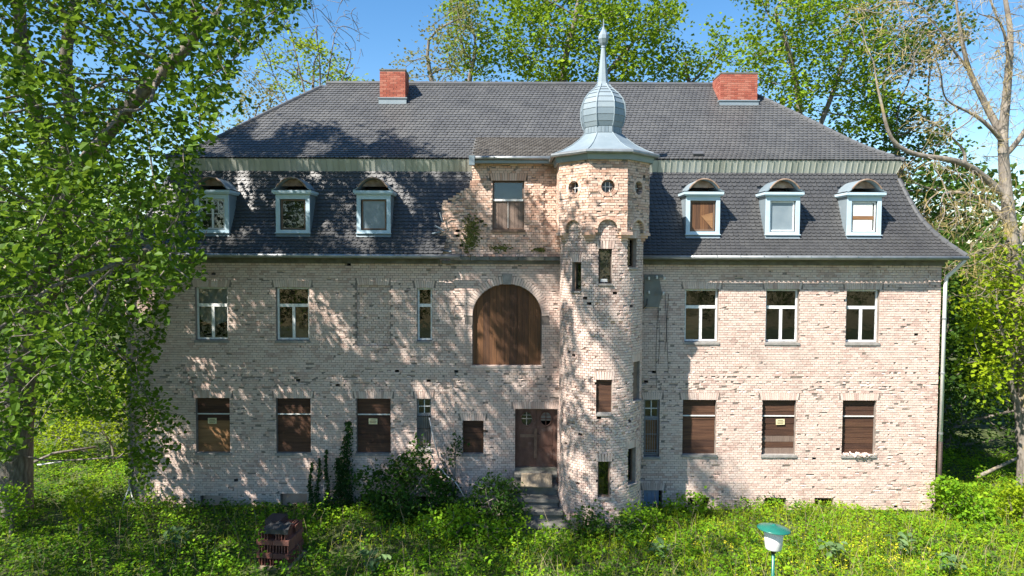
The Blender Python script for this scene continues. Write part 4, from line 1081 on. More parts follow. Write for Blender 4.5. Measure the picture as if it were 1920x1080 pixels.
def limb_mesh(pos, par, r, min_r=0.0, maxk=10, wob=0.0):
    n = len(pos); kids = [[] for _ in range(n)]
    for i in range(n):
        if par[i] >= 0: kids[par[i]].append(i)
    V, F = [], []; nv = 0
    starts = [(i, -1) for i in range(n) if par[i] < 0]
    while starts:
        i, p = starts.pop()
        ch = [i] if p < 0 else [p, i]
        while kids[i]:
            k = max(kids[i], key=lambda q: r[q])
            for q in kids[i]:
                if q != k and r[q] >= min_r: starts.append((q, i))
            if r[k] < min_r: break
            ch.append(k); i = k
        if len(ch) < 2: continue
        pts = pos[ch].copy(); rr = r[ch].copy()
        if p >= 0: rr[0] = min(rr[0], rr[1] * 1.25)
        for _ in range(2):
            if len(pts) > 2: pts[1:-1] = (pts[:-2] + 2 * pts[1:-1] + pts[2:]) / 4
        K = 4 if rr.max() < .03 else (6 if rr.max() < .12 else maxk)
        d = np.gradient(pts, axis=0); d /= np.linalg.norm(d, axis=1)[:, None] + 1e-9
        up = np.cross(d[0], (.31, .7, .2)); up /= np.linalg.norm(up) + 1e-9
        ang = np.arange(K) * 2 * math.pi / K
        for a in range(len(pts)):
            up = up - d[a] * (up @ d[a]); up /= np.linalg.norm(up) + 1e-9; q = np.cross(d[a], up)
            R_ = rr[a] * (1 + (wob * np.sin(ang * 3 + a * .4) if wob else 0))
            V.append(pts[a] + np.outer(R_ * np.cos(ang), up) + np.outer(R_ * np.sin(ang), q))
        b = nv + (np.arange(len(pts) - 1) * K)[:, None]; j = np.arange(K); j2 = (j + 1) % K
        F.append(np.stack((b + j, b + j2, b + K + j2, b + K + j), -1).reshape(-1, 4)); nv += len(pts) * K
    return np.concatenate(V), [np.concatenate(F)]
def leaf_mesh(C, size, up=.55, wide=.42, six=True, droop=.0, fold=.12):
    n = len(C); s = np.asarray(size) * np.ones(n) * rng.uniform(.65, 1.2, n)
    nr = rng.normal(0, 1, (n, 3)); nr /= np.linalg.norm(nr, axis=1)[:, None]; nr[:, 2] = np.abs(nr[:, 2]) + up; nr /= np.linalg.norm(nr, axis=1)[:, None]
    t = rng.normal(0, 1, (n, 3)); t[:, 2] -= droop; t -= nr * (t * nr).sum(1)[:, None]; t /= np.linalg.norm(t, axis=1)[:, None]
    b = np.cross(nr, t); S = s[:, None]
    f = nr * S * fold
    if six:
        pts = [C - t * S * .5, C - t * S * .18 + b * S * wide * .9 + f, C + t * S * .2 + b * S * wide * .75 + f * .8, C + t * S * .55 - f * .5, C + t * S * .2 - b * S * wide * .75 + f * .8, C - t * S * .18 - b * S * wide * .9 + f]
        V = np.stack(pts, 1).reshape(-1, 3); base = (np.arange(n) * 6)[:, None]
        return V, [np.concatenate((base + np.array((0, 1, 2, 3)), base + np.array((0, 3, 4, 5))))]
    pts = [C - t * S * .5, C + b * S * wide + f, C + t * S * .55, C - b * S * wide + f]
    V = np.stack(pts, 1).reshape(-1, 3); base = (np.arange(n) * 4)[:, None]
    return V, [np.concatenate((base + np.array((0, 1, 2)), base + np.array((0, 2, 3))))]
def blob(c, rad, n, shell=.55):
    v = rng.normal(0, 1, (n, 3)); v /= np.linalg.norm(v, axis=1)[:, None]
    k = rng.uniform(shell ** 3, 1, n) ** (1 / 3)
    return np.array(c) + v * k[:, None] * np.array(rad)
def tips_of(pos, par, r, thr):
    return pos[r <= thr]
def leaf_points(T, per, spread):
    C = np.repeat(T, per, axis=0); return C + rng.normal(0, 1, C.shape) * np.array(spread)
def inside(poly, x, y):
    poly = np.array(poly, float); r_ = np.zeros(len(x), bool); j = len(poly) - 1
    for i in range(len(poly)):
        xi, yi = poly[i]; xj, yj = poly[j]
        c = ((yi > y) != (yj > y)) & (x < (xj - xi) * (y - yi) / (yj - yi + 1e-12) + xi); r_ ^= c; j = i
    return r_
def split_trunk(pos, par, r, thr):
    return None
def make_tree(name, label, base, seeds, attr, leaf, leafmat_, barkmat, step=.6, kill=.8, tip=.012, per=8, spread=(.3, .3, .25), thr=1.6, rmin=0.0, group=None, cat='tree', twigmat=None, six=False, up=.5, trunk_r=.3, ex=2.35, bare=None, wob=.05, droop=.0, leaf_keep=None, jitter=.25, wide=.42, gravity=0.0, seed_r=None):
    pos, par = colonize(seeds, attr, step, kill, jitter=jitter, gravity=gravity)
    r, ch = radii(par, tip, ex)
    k = min(5, trunk_r / max(r[0], 1e-3)); w_ = np.clip((r - tip) / max(r[0] - tip, 1e-4), 0, 1); r = r * (1 + (k - 1) * w_ ** .8)
    rl = radii(par, tip, ex)[0]
    if seed_r:
        r = np.minimum(r, .02 + .3 * rl); c0 = 0
        for sd, (ra, rb) in zip(seeds, seed_r):
            ln = 1 + sum(max(1, int(np.linalg.norm(np.array(sd[i + 1]) - np.array(sd[i])) / step)) for i in range(len(sd) - 1))
            r[c0:c0 + ln] = np.linspace(ra, rb, ln); c0 += ln
    t = thing(name, base, label, cat, group)
    big = r.copy()
    V, F = limb_mesh(pos, par, big, rmin, wob=wob)
    add_mesh('trunk', V, F, barkmat, t, smooth=True)
    T = pos[(rl <= tip * thr)]
    if leaf_keep is not None: T = T[leaf_keep(T)]
    if len(T) and per:
        C = leaf_points(T, per, spread)
        if leaf_keep is not None: C = C[leaf_keep(C)]
        V, F = leaf_mesh(C, leaf, up, six=six, droop=droop, wide=wide)
        o = add_mesh('crown', V, F, leafmat_, t); o['kind'] = 'stuff'
        return t, pos, par, r, C
    return t, pos, par, r, None

# ------------------------------------------------------------------ the two trees in front on the left
BU = [-40, -9, -2, 3, 6, 9.0, 12, 16, 24]; BV = [19.0, 18.2, 12.6, 8.2, 4.4, -.8, -6.5, -15, -30]
def shade_ok(P, jit=.9):
    u, v = sunmap(P); lim = np.interp(u, BU, BV)
    return v < lim - .25 + rng.normal(0, jit * .45, len(u))
def streak(P):  # carves sun-aligned gaps in out-of-frame foliage to throw light streaks
    u, v = sunmap(P); a = .568 * u - .823 * v; b = .823 * u + .568 * v; k = 2 * math.pi
    return np.sin(k * b / 2.3 + 1.4 * np.sin(k * a / 7.5)) + .8 * np.sin(k * b / 1.35 + 2 + np.sin(k * a / 5 + 1)) + .8 * np.sin(k * a / 5.6 + b * 1.1)
def in_frame(P, m=40):
    x, y, z = proj(P); return (z > .1) & (x > -m) & (x < 1920 + m) & (y > -m) & (y < 1080 + m)
SIL = [(-400, -400), (600, -400), (596, 0), (560, 45), (475, 95), (430, 165), (492, 200), (412, 258), (372, 300), (404, 400), (385, 436), (392, 520), (322, 560), (312, 640), (285, 705), (362, 800), (330, 850), (280, 930), (240, 900), (215, 790), (100, 790), (60, 830), (-10, 890), (-400, 900)]
def sil_ok(P):
    x, y, z = proj(P)
    infr = (x > -60) & (x < 1980) & (y > -60) & (y < 1140) & (z > .1)
    return (~infr) | inside(SIL, x, y)
def in_house(P):
    return (P[:, 0] > REL - .7) & (P[:, 0] < RER + .5) & (P[:, 1] > -.9) & (P[:, 1] < 12) & (P[:, 2] < 20)
# visible part of the crown, sampled inside its outline at real depths
xs, ys = rng.uniform(-250, 600, 16000), rng.uniform(-260, 940, 16000)
Yd = rng.uniform(-11.5, -.6, 16000)
keep = inside(SIL, xs, ys); xs, ys, Yd = xs[keep], ys[keep], Yd[keep]
low = ys > 560; Yd[low & (xs > 190)] = rng.uniform(-3.6, -1.4, (low & (xs > 190)).sum())
Pa = np.array([at(a, b, c) for a, b, c in zip(xs, ys, Yd)])
Pa = Pa[(Pa[:, 2] < 19) & (Pa[:, 2] > .7) & ~in_house(Pa)]
Pa = Pa[shade_ok(Pa)]
x_, y_, z_ = proj(Pa); cl = (np.sin(Pa[:, 0] * 1.7 + Pa[:, 2] * .9) + np.sin(Pa[:, 1] * 1.5 - Pa[:, 2] * 1.9) + np.sin(Pa[:, 2] * 1.3 + Pa[:, 0] * .6))
Pa = Pa[(rng.random(len(Pa)) < np.where(cl > -.45, .85, .1))]
Pa = Pa[rng.permutation(len(Pa))[:1500]]
ex_, ey_ = rng.uniform(150, 345, 1500), rng.uniform(430, 930, 1500); k_ = inside(SIL, ex_, ey_)
Pe = np.array([at(a, b, c) for a, b, c in zip(ex_[k_], ey_[k_], rng.uniform(-3.8, -1.3, k_.sum()))]); Pe = Pe[Pe[:, 2] > .6][:330]; Pa = np.concatenate((Pa, Pe))
# the part of the crown above the frame that throws the dapple on wall and roof
uu = rng.uniform(-14, 8, 3000); vv = rng.uniform(-5, 19, 3000); YY = rng.uniform(-7.5, -1.6, 3000)
Pb = np.stack((uu + YY * TA, YY, vv - YY * TE), -1)
Pb = Pb[shade_ok(Pb) & sil_ok(Pb) & (Pb[:, 2] < 28) & (Pb[:, 2] > 7) & (Pb[:, 0] > -24) & ~in_house(Pb)]
Pb = Pb[rng.permutation(len(Pb))[:800]]
uu = rng.uniform(-13, -1, 2500); vv = rng.uniform(9.5, 18.5, 2500); YY = rng.uniform(-6.5, -1.4, 2500)
Pd = np.stack((uu + YY * TA, YY, vv - YY * TE), -1)
Pd = Pd[shade_ok(Pd, .6) & sil_ok(Pd) & (Pd[:, 2] < 29) & ~in_house(Pd)]
Pd = Pd[rng.permutation(len(Pd))[:420]]; Pb = np.concatenate((Pb, Pd))
seedsA = [[at(28, 960, -.9), at(26, 880, -.95), at(30, 770, -1.0), at(60, 600, -1.5), at(92, 450, -1.9), at(104, 350, -2.1)],
          [at(104, 350, -2.1), at(70, 230, -2.4), at(42, 110, -2.8), at(30, -60, -3.2)],
          [at(104, 350, -2.1), at(135, 240, -2.2), at(120, 100, -2.6), at(160, -80, -3.2)],
          [at(92, 450, -1.9), at(160, 300, -3.4), at(260, 180, -4.6), at(380, 60, -5.4)],
          [at(60, 600, -1.5), at(150, 480, -3.2), at(240, 430, -4.2), at(300, 470, -4.6)]]
def keepA(P): return sil_ok(P) & ~in_house(P) & (in_frame(P) | (streak(P) < .85))
tA, posA, parA, rA, CA = make_tree('broadleaf_tree', 'big leafy tree with grey trunk overhanging the left end of the house', at(28, 960, -.9), seedsA, np.concatenate((Pa, Pb)), .146, 'leaf_poplar', 'bark', step=.42, kill=.5, tip=.009, per=20, spread=(.27, .27, .24), thr=1.9, six=True, up=.35, trunk_r=.5, leaf_keep=keepA, droop=.5, wide=.46)
crA = [c for c in tA.children if c.name.startswith('crown')][0]
# hanging leaves that show largest become leaves of their own
px, py, dz = proj(CA); vis = np.where((px > 5) & (px < 600) & (py > 5) & (py < 900))[0]
vis = vis[np.argsort(dz[vis])][:280]
lv, lf = leaf_mesh(np.zeros((1, 3)), .17, 5.0, six=True, wide=.46)
lo = add_mesh('leaf', lv, lf, 'leaf_poplar'); lme = lo.data; bpy.data.objects.remove(lo)
for k in vis:
    o = add_obj('leaf', lme, crA); o.location = CA[k] + rng.normal(0, .05, 3); o.rotation_euler = (random.gauss(0, .6), random.gauss(0, .6), random.uniform(0, 6.28)); s_ = random.uniform(.75, 1.1); o.scale = (s_,) * 3
# second tree: stands out of frame to the front left, its crown is only seen by its shade
uu = rng.uniform(-15, 12, 12000); vv = rng.uniform(-10, 18, 12000); YY = rng.uniform(-15, -7, 12000)
Pc = np.stack((uu + YY * TA, YY, vv - YY * TE), -1)
cl = np.sin(uu * .9 + vv * .75) + np.sin(uu * .55 - vv * .3 + 2) + .6 * np.sin(uu * 2.1 + vv * 1.5)
Pc = Pc[streak(Pc) < .7]
Pc = Pc[shade_ok(Pc, .7)]
x_, y_, z_ = proj(Pc)
Pc = Pc[(Pc[:, 2] < 34) & (Pc[:, 2] > 5.5) & (Pc[:, 0] > -27) & ~((z_ > .1) & (x_ > -90) & (x_ < 2000) & (y_ > -90))]
Pc = Pc[rng.permutation(len(Pc))[:1500]]
def keepB(P):
    x, y, z = proj(P); return ~((z > .1) & (x > -40) & (x < 1960) & (y > -40) & (y < 1130)) & shade_ok(P, .3) & (streak(P) < .85)
make_tree('broadleaf_tree', 'tall tree just outside the picture whose shadow dapples the facade', (-19, -13, 0), [[(-19, -13, -.2), (-18.8, -12.9, 6), (-17.5, -12, 12)], [(-17.5, -12, 12), (-14, -11, 18), (-10.5, -10, 22)], [(-17.5, -12, 12), (-18, -11, 19)]], Pc, .2, 'leaf_poplar', 'bark', step=.7, kill=.8, tip=.012, per=18, spread=(.42, .42, .38), thr=1.7, six=False, trunk_r=.5, leaf_keep=keepB, up=.3, wide=.45)

# ------------------------------------------------------------------ trees behind the house
def crown_px(spec, Y, thick):
    """attractors in blobs given as (px, py, rx_px, ry_px, count) at depth Y"""
    out = []
    for (cx, cy, rx, ry, n) in spec:
        d = Y - CAM[1]; c = at(cx, cy, Y); out.append(blob(c, (rx * d / FPX, thick, ry * d / FPX), int(n * 2.9)))
    return np.concatenate(out)
def back_tree(label, tx, Y, spec, leafm, per, leaf=.26, bark='bark', thick=2.5, step=.8, kill=.9, tip=.016, trunk_r=.35, spread=(.42, .42, .34), forks=(), group='trees behind the house', thr=1.7, twig=0, up=.45, name='park_tree', fy=560, seed_r=None):
    A = crown_px(spec, Y, thick); b = at(tx, fy, Y)
    if per:
        c3 = np.sin(A[:, 0] * 1.5 + tx) + np.sin(A[:, 1] * 1.3 + A[:, 2] * .8) + np.sin(A[:, 2] * 1.6 + A[:, 0] * .5 + 1); A = A[c3 > -.95]
    base = np.array((b[0], Y, 0.0))
    top = at(tx, 330, Y)
    seeds = [[base - (0, 0, .2), (base + top) / 2 + (.2, .1, 0), top]]
    for f in forks: seeds.append([at(q[0], q[1], Y + q[2]) for q in f])
    return make_tree(name, label, base, seeds, A, leaf * .88, leafm, bark, step=step, kill=kill, tip=tip, per=int(per * 3.9), spread=spread, thr=thr, trunk_r=trunk_r * .55, group=group, up=up, seed_r=seed_r)
back_tree('half-bare tree left of the left chimney with twiggy branches against the sky', 590, 11, [(590, 100, 85, 70, 80), (520, 70, 40, 70, 34), (655, 60, 35, 70, 40), (600, 30, 70, 50, 50), (500, 130, 40, 50, 30)], 'leaf_back', 0, tip=.010, step=.4, kill=.4, forks=([(590, 330, 0), (575, 190, 0), (545, 60, .3), (530, -10, .4)], [(590, 330, 0), (610, 170, .2), (625, 80, .3), (635, 5, .3)], [(605, 240, 0), (650, 130, -.3), (682, 60, -.2)], [(590, 330, 0), (540, 190, 0), (490, 100, 0)], [(580, 260, 0), (520, 180, .4), (470, 150, .4)], [(600, 200, .1), (600, 110, .2), (585, 10, .3)], [(625, 180, 0), (660, 140, 0), (680, 100, 0)]), seed_r=[(.14, .09), (.07, .012), (.07, .012), (.055, .012), (.06, .012), (.05, .012), (.05, .01), (.035, .01)])
back_tree('small yellow-green tree peeping over the left hip of the roof', 585, 12.5, [(590, 130, 45, 55, 60), (640, 150, 40, 25, 20), (530, 150, 35, 20, 14), (560, 90, 25, 30, 14)], 'leaf_lime', 11, leaf=.19, tip=.012, trunk_r=.15, spread=(.26, .26, .22))
back_tree('yellowish loose tree seen between the left foliage and the roof hip', 460, 14, [(470, 200, 55, 50, 50), (430, 260, 60, 50, 50), (500, 170, 30, 30, 16)], 'leaf_olive', 9, leaf=.2, trunk_r=.2)
back_tree('olive grey catkin tree rising beside the left chimney', 830, 15, [(800, 130, 70, 40, 60), (850, 90, 50, 70, 60), (765, 135, 35, 25, 20), (870, 20, 40, 50, 30)], 'leaf_olive', 8, leaf=.2, trunk_r=.25, forks=([(830, 330, 0), (820, 200, 0), (800, 110, 0), (790, 60, 0)],))
back_tree('slim green tree between the olive tree and the onion dome', 880, 18, [(880, 60, 50, 80, 90), (905, 110, 40, 50, 50), (860, -20, 50, 40, 30)], 'leaf_back', 11, leaf=.27, trunk_r=.25)
back_tree('large dense maple behind the onion dome', 1060, 20, [(1020, 80, 90, 90, 230), (1120, 70, 100, 80, 200), (1190, 60, 70, 60, 90), (1060, -40, 130, 60, 130), (980, 20, 50, 60, 60), (1240, 30, 35, 30, 24), (1150, 140, 90, 25, 60)], 'leaf_back', 11, leaf=.3, trunk_r=.5, thick=4, kill=1.0, forks=([(1060, 330, 0), (1055, 120, -1), (1090, 0, -1.5)], [(1060, 300, 0), (1130, 140, -1), (1200, 70, -1)]))
back_tree('low bushy tree top between dome and right chimney', 1300, 22, [(1290, 125, 55, 40, 70), (1330, 100, 45, 35, 50), (1250, 130, 30, 30, 30)], 'leaf_back', 10, leaf=.28, trunk_r=.25)
back_tree('large maple standing behind the right chimney', 1500, 15, [(1470, 60, 90, 70, 170), (1540, 130, 100, 70, 170), (1430, 130, 50, 40, 50), (1580, 40, 80, 60, 110), (1500, 190, 70, 40, 70), (1600, 210, 60, 50, 60), (1480, -40, 110, 40, 70)], 'leaf_back', 11, leaf=.25, trunk_r=.4, thick=3.5, forks=([(1500, 330, 0), (1500, 180, 0), (1470, 60, -1), (1440, 10, -1)], [(1500, 330, 0), (1560, 180, 0), (1600, 60, -.5)]))
back_tree('dark leaved tree behind the bare right branches', 1690, 18, [(1680, 150, 75, 110, 170), (1720, 300, 60, 90, 100), (1640, 260, 50, 60, 60), (1740, 60, 60, 60, 60), (1780, 380, 50, 70, 60)], 'leaf_dark', 11, leaf=.28, trunk_r=.35, thick=3)
# lower growth beside and behind the house ends
def bush(name, label, base, blobs, leafm, n, leaf, group=None, bark='twig', tip=.008, per=9, spread=.16, step=.3, kill=.35, up=.4, six=False, trunk_r=.06, cat='shrub', thr=1.8, gravity=0.0):
    A = np.concatenate([blob(c, rr, k, .2) for c, rr, k in blobs]); A = A[A[:, 2] > .06]
    return make_tree(name, label, base, [[np.array(base) - (0, 0, .1), np.array(base) + (0, 0, .25)]], A, leaf, leafm, bark, step=step, kill=kill, tip=tip, per=per, spread=(spread,) * 3, thr=thr, trunk_r=trunk_r, group=group, cat=cat, six=six, up=up, gravity=gravity)
G1 = 'trees beside the right end of the house'
def rtree(label, x, y, blobs, lm, leaf=.17, per=11, **k): return bush('leafy_tree', label, (x, y, 0), blobs, lm, 0, leaf, G1, 'bark', tip=.011, per=per * 3, spread=.3, step=.45, kill=.5, trunk_r=.12, cat='tree', **k)
rtree('bright green tree hanging over the ground right of the downpipe', 18.2, 1.6, [((17.3, 1.2, 6.8), (1.7, 1.0, 1.9), 210), ((17.6, 1.4, 4.7), (1.9, 1.0, 1.2), 130), ((16.5, .9, 5.6), (.8, .6, 1.9), 80)], 'leaf_lime')
rtree('light green tree at the right picture edge', 21, 2.5, [((21, 2.2, 6.4), (2.2, 1.8, 2.4), 200), ((20.2, 1.4, 3.2), (1.5, 1.4, 1.4), 80), ((21.5, 2, 9.5), (1.6, 1.4, 1.5), 60)], 'leaf_lime')
rtree('shady tree far behind the right downpipe', 18.8, 10, [((18.8, 10, 6), (3.2, 2, 4.2), 200), ((23.5, 11, 6), (3, 2, 4.5), 140), ((22, 10.5, 2.4), (4, 1.2, 2.2), 90)], 'leaf_dark', leaf=.24)
rtree('dark undergrowth tree behind the house corner on the right', 17, 14, [((17.5, 14, 4), (3.2, 2, 3.6), 120), ((24, 15, 4), (4, 2, 4), 110)], 'leaf_dark', leaf=.28)
rtree('low leafy tree with light green shoots by the right edge', 19.2, -1.2, [((19.2, -1.3, 3.0), (1.0, .9, 1.0), 60), ((19.6, -1.6, 1.3), (1.2, 1.0, .9), 60), ((18.9, -1.2, 4.4), (.9, .8, .8), 30)], 'leaf_lime', leaf=.16)
rtree('low dark thicket in the hollow right of the house', 19, 7, [((18.5, 7, 1.6), (3.6, 1.2, 1.9), 150), ((23, 6.5, 2.0), (3, 1.2, 2.2), 110)], 'leaf_dark', leaf=.17)
G2 = 'trees beside the left end of the house'
bush('leafy_tree', 'bright lime bush in the gap between the big trunk and the house', (-16.2, 5, 0), [((-16.2, 5, 2.0), (2.6, 1.5, 2.2), 330), ((-19.0, 5.4, 1.6), (2, 1.3, 1.6), 140)], 'leaf_lime', 0, .13, G2, per=22, spread=.2, step=.35, kill=.35, cat='shrub', up=.3)
bush('leafy_tree', 'dark trees closing the background behind the lime bush', (-19, 12, 0), [((-19, 12, 5), (5, 2, 5), 230), ((-24, 9, 5), (4, 3, 5), 160), ((-15.5, 13, 6), (3.5, 2, 4), 120)], 'leaf_dark', 0, .3, G2, 'bark', tip=.012, per=10, spread=.36, step=.6, kill=.7, trunk_r=.2, cat='tree')
bush('leafy_tree', 'tall green tree behind the crown of the big left tree', (-22, 16, 0), [((-22, 16, 12), (6, 2.5, 6), 260), ((-15, 18, 12), (4, 2, 4), 120)], 'leaf_back', 0, .32, G2, 'bark', tip=.014, per=9, spread=.4, step=.8, kill=.9, trunk_r=.3, cat='tree')
# far wood closing the horizon
fw = []
for (xc, yc, zc, rx, ry, rz, n) in [(-60, 60, 8, 40, 6, 13, 9000), (60, 60, 8, 45, 6, 12, 8500), (0, 70, 6, 40, 5, 8, 3000), (130, 70, 8, 60, 6, 10, 3500), (-130, 70, 8, 60, 6, 10, 3500), (35, 38, 5, 14, 4, 7, 3200), (-38, 34, 5, 14, 4, 8, 3200), (0, -75, 6, 60, 6, 9, 6000), (-90, -40, 6, 10, 50, 9, 3000), (90, -40, 6, 10, 50, 9, 3000)]:
    fw.append(blob((xc, yc, zc), (rx, ry, rz), n, .3))
fw = np.concatenate(fw); fw = fw[fw[:, 2] > -.2]
wt = thing('far_wood', (0, 60, 0), 'continuous dark green wood behind the grounds', 'wood'); wt['kind'] = 'stuff'
o = add_mesh('crown', *leaf_mesh(fw, .95, .3, six=False), 'leaf_dark', wt); o['kind'] = 'stuff'

# ------------------------------------------------------------------ old bare tree on the right
BT = 1.6
s_ = lambda *p: [at(a, b, BT + (c if len(q) == 3 else 0)) for q in p for a, b, c in [(*q, 0)[:3]]]
bs = [s_((1935, 905), (1932, 800), (1925, 700), (1912, 590), (1905, 500), (1893, 420), (1884, 330), (1880, 250), (1888, 170), (1896, 60), (1880, -30)),
      s_((1890, 372), (1850, 335), (1810, 305, -.3), (1770, 297, -.5), (1720, 292, -.7), (1680, 277, -.9), (1662, 245, -1), (1655, 200, -1), (1640, 145, -1)),
      s_((1893, 420), (1850, 375, .4), (1800, 358, .5), (1760, 360, .6), (1735, 372, .6)),
      s_((1880, 255), (1850, 200, .3), (1815, 130, .4), (1800, 60, .3), (1790, -20, .2)),
      s_((1815, 130, .4), (1770, 70, 0), (1730, 10, 0)),
      s_((1884, 270), (1860, 240, -.3), (1830, 215, -.3), (1770, 190, -.4)),
      s_((1896, 160), (1885, 60, -.5), (1860, 15, -.4), (1850, -20, -.4)),
      s_((1890, 290), (1925, 240), (1960, 190)), s_((1905, 470), (1940, 380), (1980, 330)),
      s_((1815, 285, -.3), (1780, 255, -.5), (1758, 228, -.6))]
tw = []
for (cx, cy, rx, ry, n) in ((1800, 60, 110, 70, 90), (1740, 130, 60, 60, 30), (1850, 180, 60, 60, 60), (1780, 230, 50, 40, 30), (1700, 30, 60, 50, 30), (1800, 420, 70, 50, 60), (1840, 390, 50, 40, 40), (1900, 100, 60, 90, 50), (1870, 460, 50, 60, 40), (1790, 500, 30, 40, 26), (1720, 310, 50, 30, 18), (1650, 20, 60, 40, 24), (1960, 300, 50, 80, 40), (1910, 600, 40, 90, 40)):
    d = BT - CAM[1]; tw.append(blob(at(cx, cy, BT - .3), (rx * d / FPX, 1.3, ry * d / FPX), n, .1))
tw = np.concatenate(tw); tw = np.concatenate((tw, tw + rng.normal(0, .5, tw.shape)))
bt, pb, qb, rb_, _ = make_tree('bare_tree', 'old pale tree with bare lichen-yellow branches at the right edge', (*at(1935, 905, BT)[:2], 0), bs, tw, .1, 'leaf_olive', 'bark_pale', step=.3, kill=.3, tip=.008, per=0, trunk_r=.42, ex=2.3, jitter=.45, rmin=.0, seed_r=[(.40, .06), (.14, .03), (.11, .025), (.13, .03), (.055, .016), (.09, .025), (.075, .02), (.1, .05), (.12, .05), (.05, .015)])
# fine hanging twigs with yellow lichen
T = pb[rb_ < .03]; T = T[rng.integers(0, len(T), 3400)] + rng.normal(0, .03, (3400, 3))
hv = MB()
for p in T:
    L = random.uniform(.15, .6); d = rng.normal(0, .6, 3); d[2] -= .45; d /= np.linalg.norm(d); q = p + d * L * .5; e = q + (d + rng.normal(0, .4, 3)) * L * .5
    hv.tube([p, q, e], [.008, .006, .003], 3, cap=False)
o = hv.build('twigs', 'twig_lichen', bt); o['kind'] = 'stuff'
# ------------------------------------------------------------------ entrance steps
st = thing('entrance_steps', (.8, -1.0, 0), 'weathered stone steps climbing to the double door beside the tower', 'steps')
lv_ = [(.10, 1.50, -.46, -.0, 1.30), (.02, 1.50, -.86, -.44, 1.03), (.02, 1.50, -1.26, -.84, .77), (.16, 1.60, -1.66, -1.24, .51), (.30, 1.78, -2.08, -1.64, .26)]
for i, (x0, x1, y0, y1, z) in enumerate(lv_):
    bx = MB(); bx.box(x0 + .03, x1 - .03, y0 + .05, y1, -.1, z - .09); bx.build('riser', 'stone', st)
    T = Matrix.Translation(((x0 + x1) / 2, (y0 + y1) / 2, z - .045)) @ Matrix.Rotation(random.uniform(-.015, .015), 4, 'Y') @ Matrix.Rotation(random.uniform(-.02, .02), 4, 'Z')
    bbox('tread', 'stone', st, -(x1 - x0) / 2, (x1 - x0) / 2, -(y1 - y0) / 2 - .02, (y1 - y0) / 2 - .005, -.05, .045, T=T)
ck = MB()
for k in range(6): ck.box(1.80 + .01 * (k % 2), 2.02, -2.12, -1.75, k * .1 + .003, k * .1 + .097)
ck.build('cheek_pier', 'brick_pink', st)
p = at(1006, 911, -.75)
pb_ = thing('loose_board', (p[0], -.75, 1.05), 'weathered wooden board lying slanted on the upper entrance steps', 'board')
T = Matrix.Translation((p[0], -.72, 1.20)) @ Matrix.Rotation(R(24), 4, 'X') @ Matrix.Rotation(R(-2), 4, 'Z')
bbox('board', 'plank_old', pb_, -.5, .5, -.32, .3, -.018, .018, T=T)
# ------------------------------------------------------------------ warning signs on the boards
for (px, py, lab) in ((398, 789, 'small yellow warning sign on the boarded ground floor window nearest the big tree'), (699.5, 790, 'small yellow warning sign on the dark boarded window left of the entrance'), (1463, 791, 'small yellow warning sign on the boarded window right of the tower')):
    c = at(px, py, .108); t = thing('warning_sign', c, lab, 'sign', 'yellow warning signs')
    ti = random.uniform(-.03, .03); T = Matrix.Translation(c) @ Matrix.Rotation(ti, 4, 'Y')
    bbox('plate', 'sign', t, -.145, .145, -.004, .004, -.095, .095, T=T)
    for k, (w_, z) in enumerate(((.09, .048), (.115, .0), (.10, -.046))): bbox('lettering', 'print', t, -w_, w_, -.0062, -.0042, z - .011, z + .011, T=T)
# ------------------------------------------------------------------ garden lamp
c = at(1451, 986, -8.56); bx_, by_ = c[0], c[1]
lp = thing('garden_lamp', (bx_, by_, 0), 'green pole lamp with white shade and flat green cap on the lawn', 'lamp')
zt_ = c[2]
MB().lathe([(.032, -.05), (.032, zt_ - .56)], (bx_, by_), 14).build('pole', 'lamp_green', lp, True)
MB().lathe([(.05, zt_ - .57), (.055, zt_ - .52), (.05, zt_ - .49)], (bx_, by_), 16).build('collar', 'iron', lp, True)
MB().lathe([(.10, zt_ - .50), (.15, zt_ - .485), (.165, zt_ - .46), (.205, zt_ - .08), (.20, zt_ - .07)], (bx_, by_), 32).build('shade', 'lamp_white', lp, True)
T = Matrix.Translation((bx_, by_, zt_ - .06)) @ Matrix.Rotation(R(4), 4, 'Y') @ Matrix.Rotation(R(-2), 4, 'X')
m = MB().lathe([(.0, -.02), (.31, -.02), (.335, -.012), (.325, .008), (.22, .045), (.10, .07), (.035, .078), (.03, .095), (.0, .098)], (0, 0), 40, cap=False)
V = np.concatenate(m.v); V = V @ np.array(T.to_3x3()).T + np.array(T.translation); m.v = [V]
m.build('cap', 'lamp_green', lp, True)
# ------------------------------------------------------------------ stack of roof tiles
sc_ = at(522, 1040, -4.2); SX, SY = sc_[0], -4.0
ts_ = thing('tile_stack', (SX, SY, 0), 'stack of old red clay roof tiles on edge in the weeds', 'tile stack')
T0 = Matrix.Translation((SX, SY, 0)) @ Matrix.Rotation(R(-6), 4, 'Z') @ Matrix.Scale(1.12, 4)
for lay in range(3):
    z0 = .06 + lay * .32
    for dpt in range(2):
        for k in range(11):
            if lay == 2 and dpt == 0 and k > 3 and random.random() < .5: continue
            x = -.36 + k * .072; y = -.42 + dpt * .44
            T = T0 @ Matrix.Translation((x + random.uniform(-.006, .006), y, z0)) @ Matrix.Rotation(random.gauss(0, .03), 4, 'Y')
            bbox('tile', 'clay', ts_, -.012, .012, 0, .40, 0, .19, T=T)
    for k in range(2):
        for dpt in range(2):
            if lay == 2 and random.random() < .3: continue
            T = T0 @ Matrix.Translation((-.40 + k * .41, -.45 + dpt * .45, z0 + .195)) @ Matrix.Rotation(random.gauss(0, .012), 4, 'Y')
            bbox('cover_slab', 'clay' if lay < 2 else 'clay_dark', ts_, 0, .395, 0, .43, 0, .115, T=T)
fm = MB(); n = 9; V = []
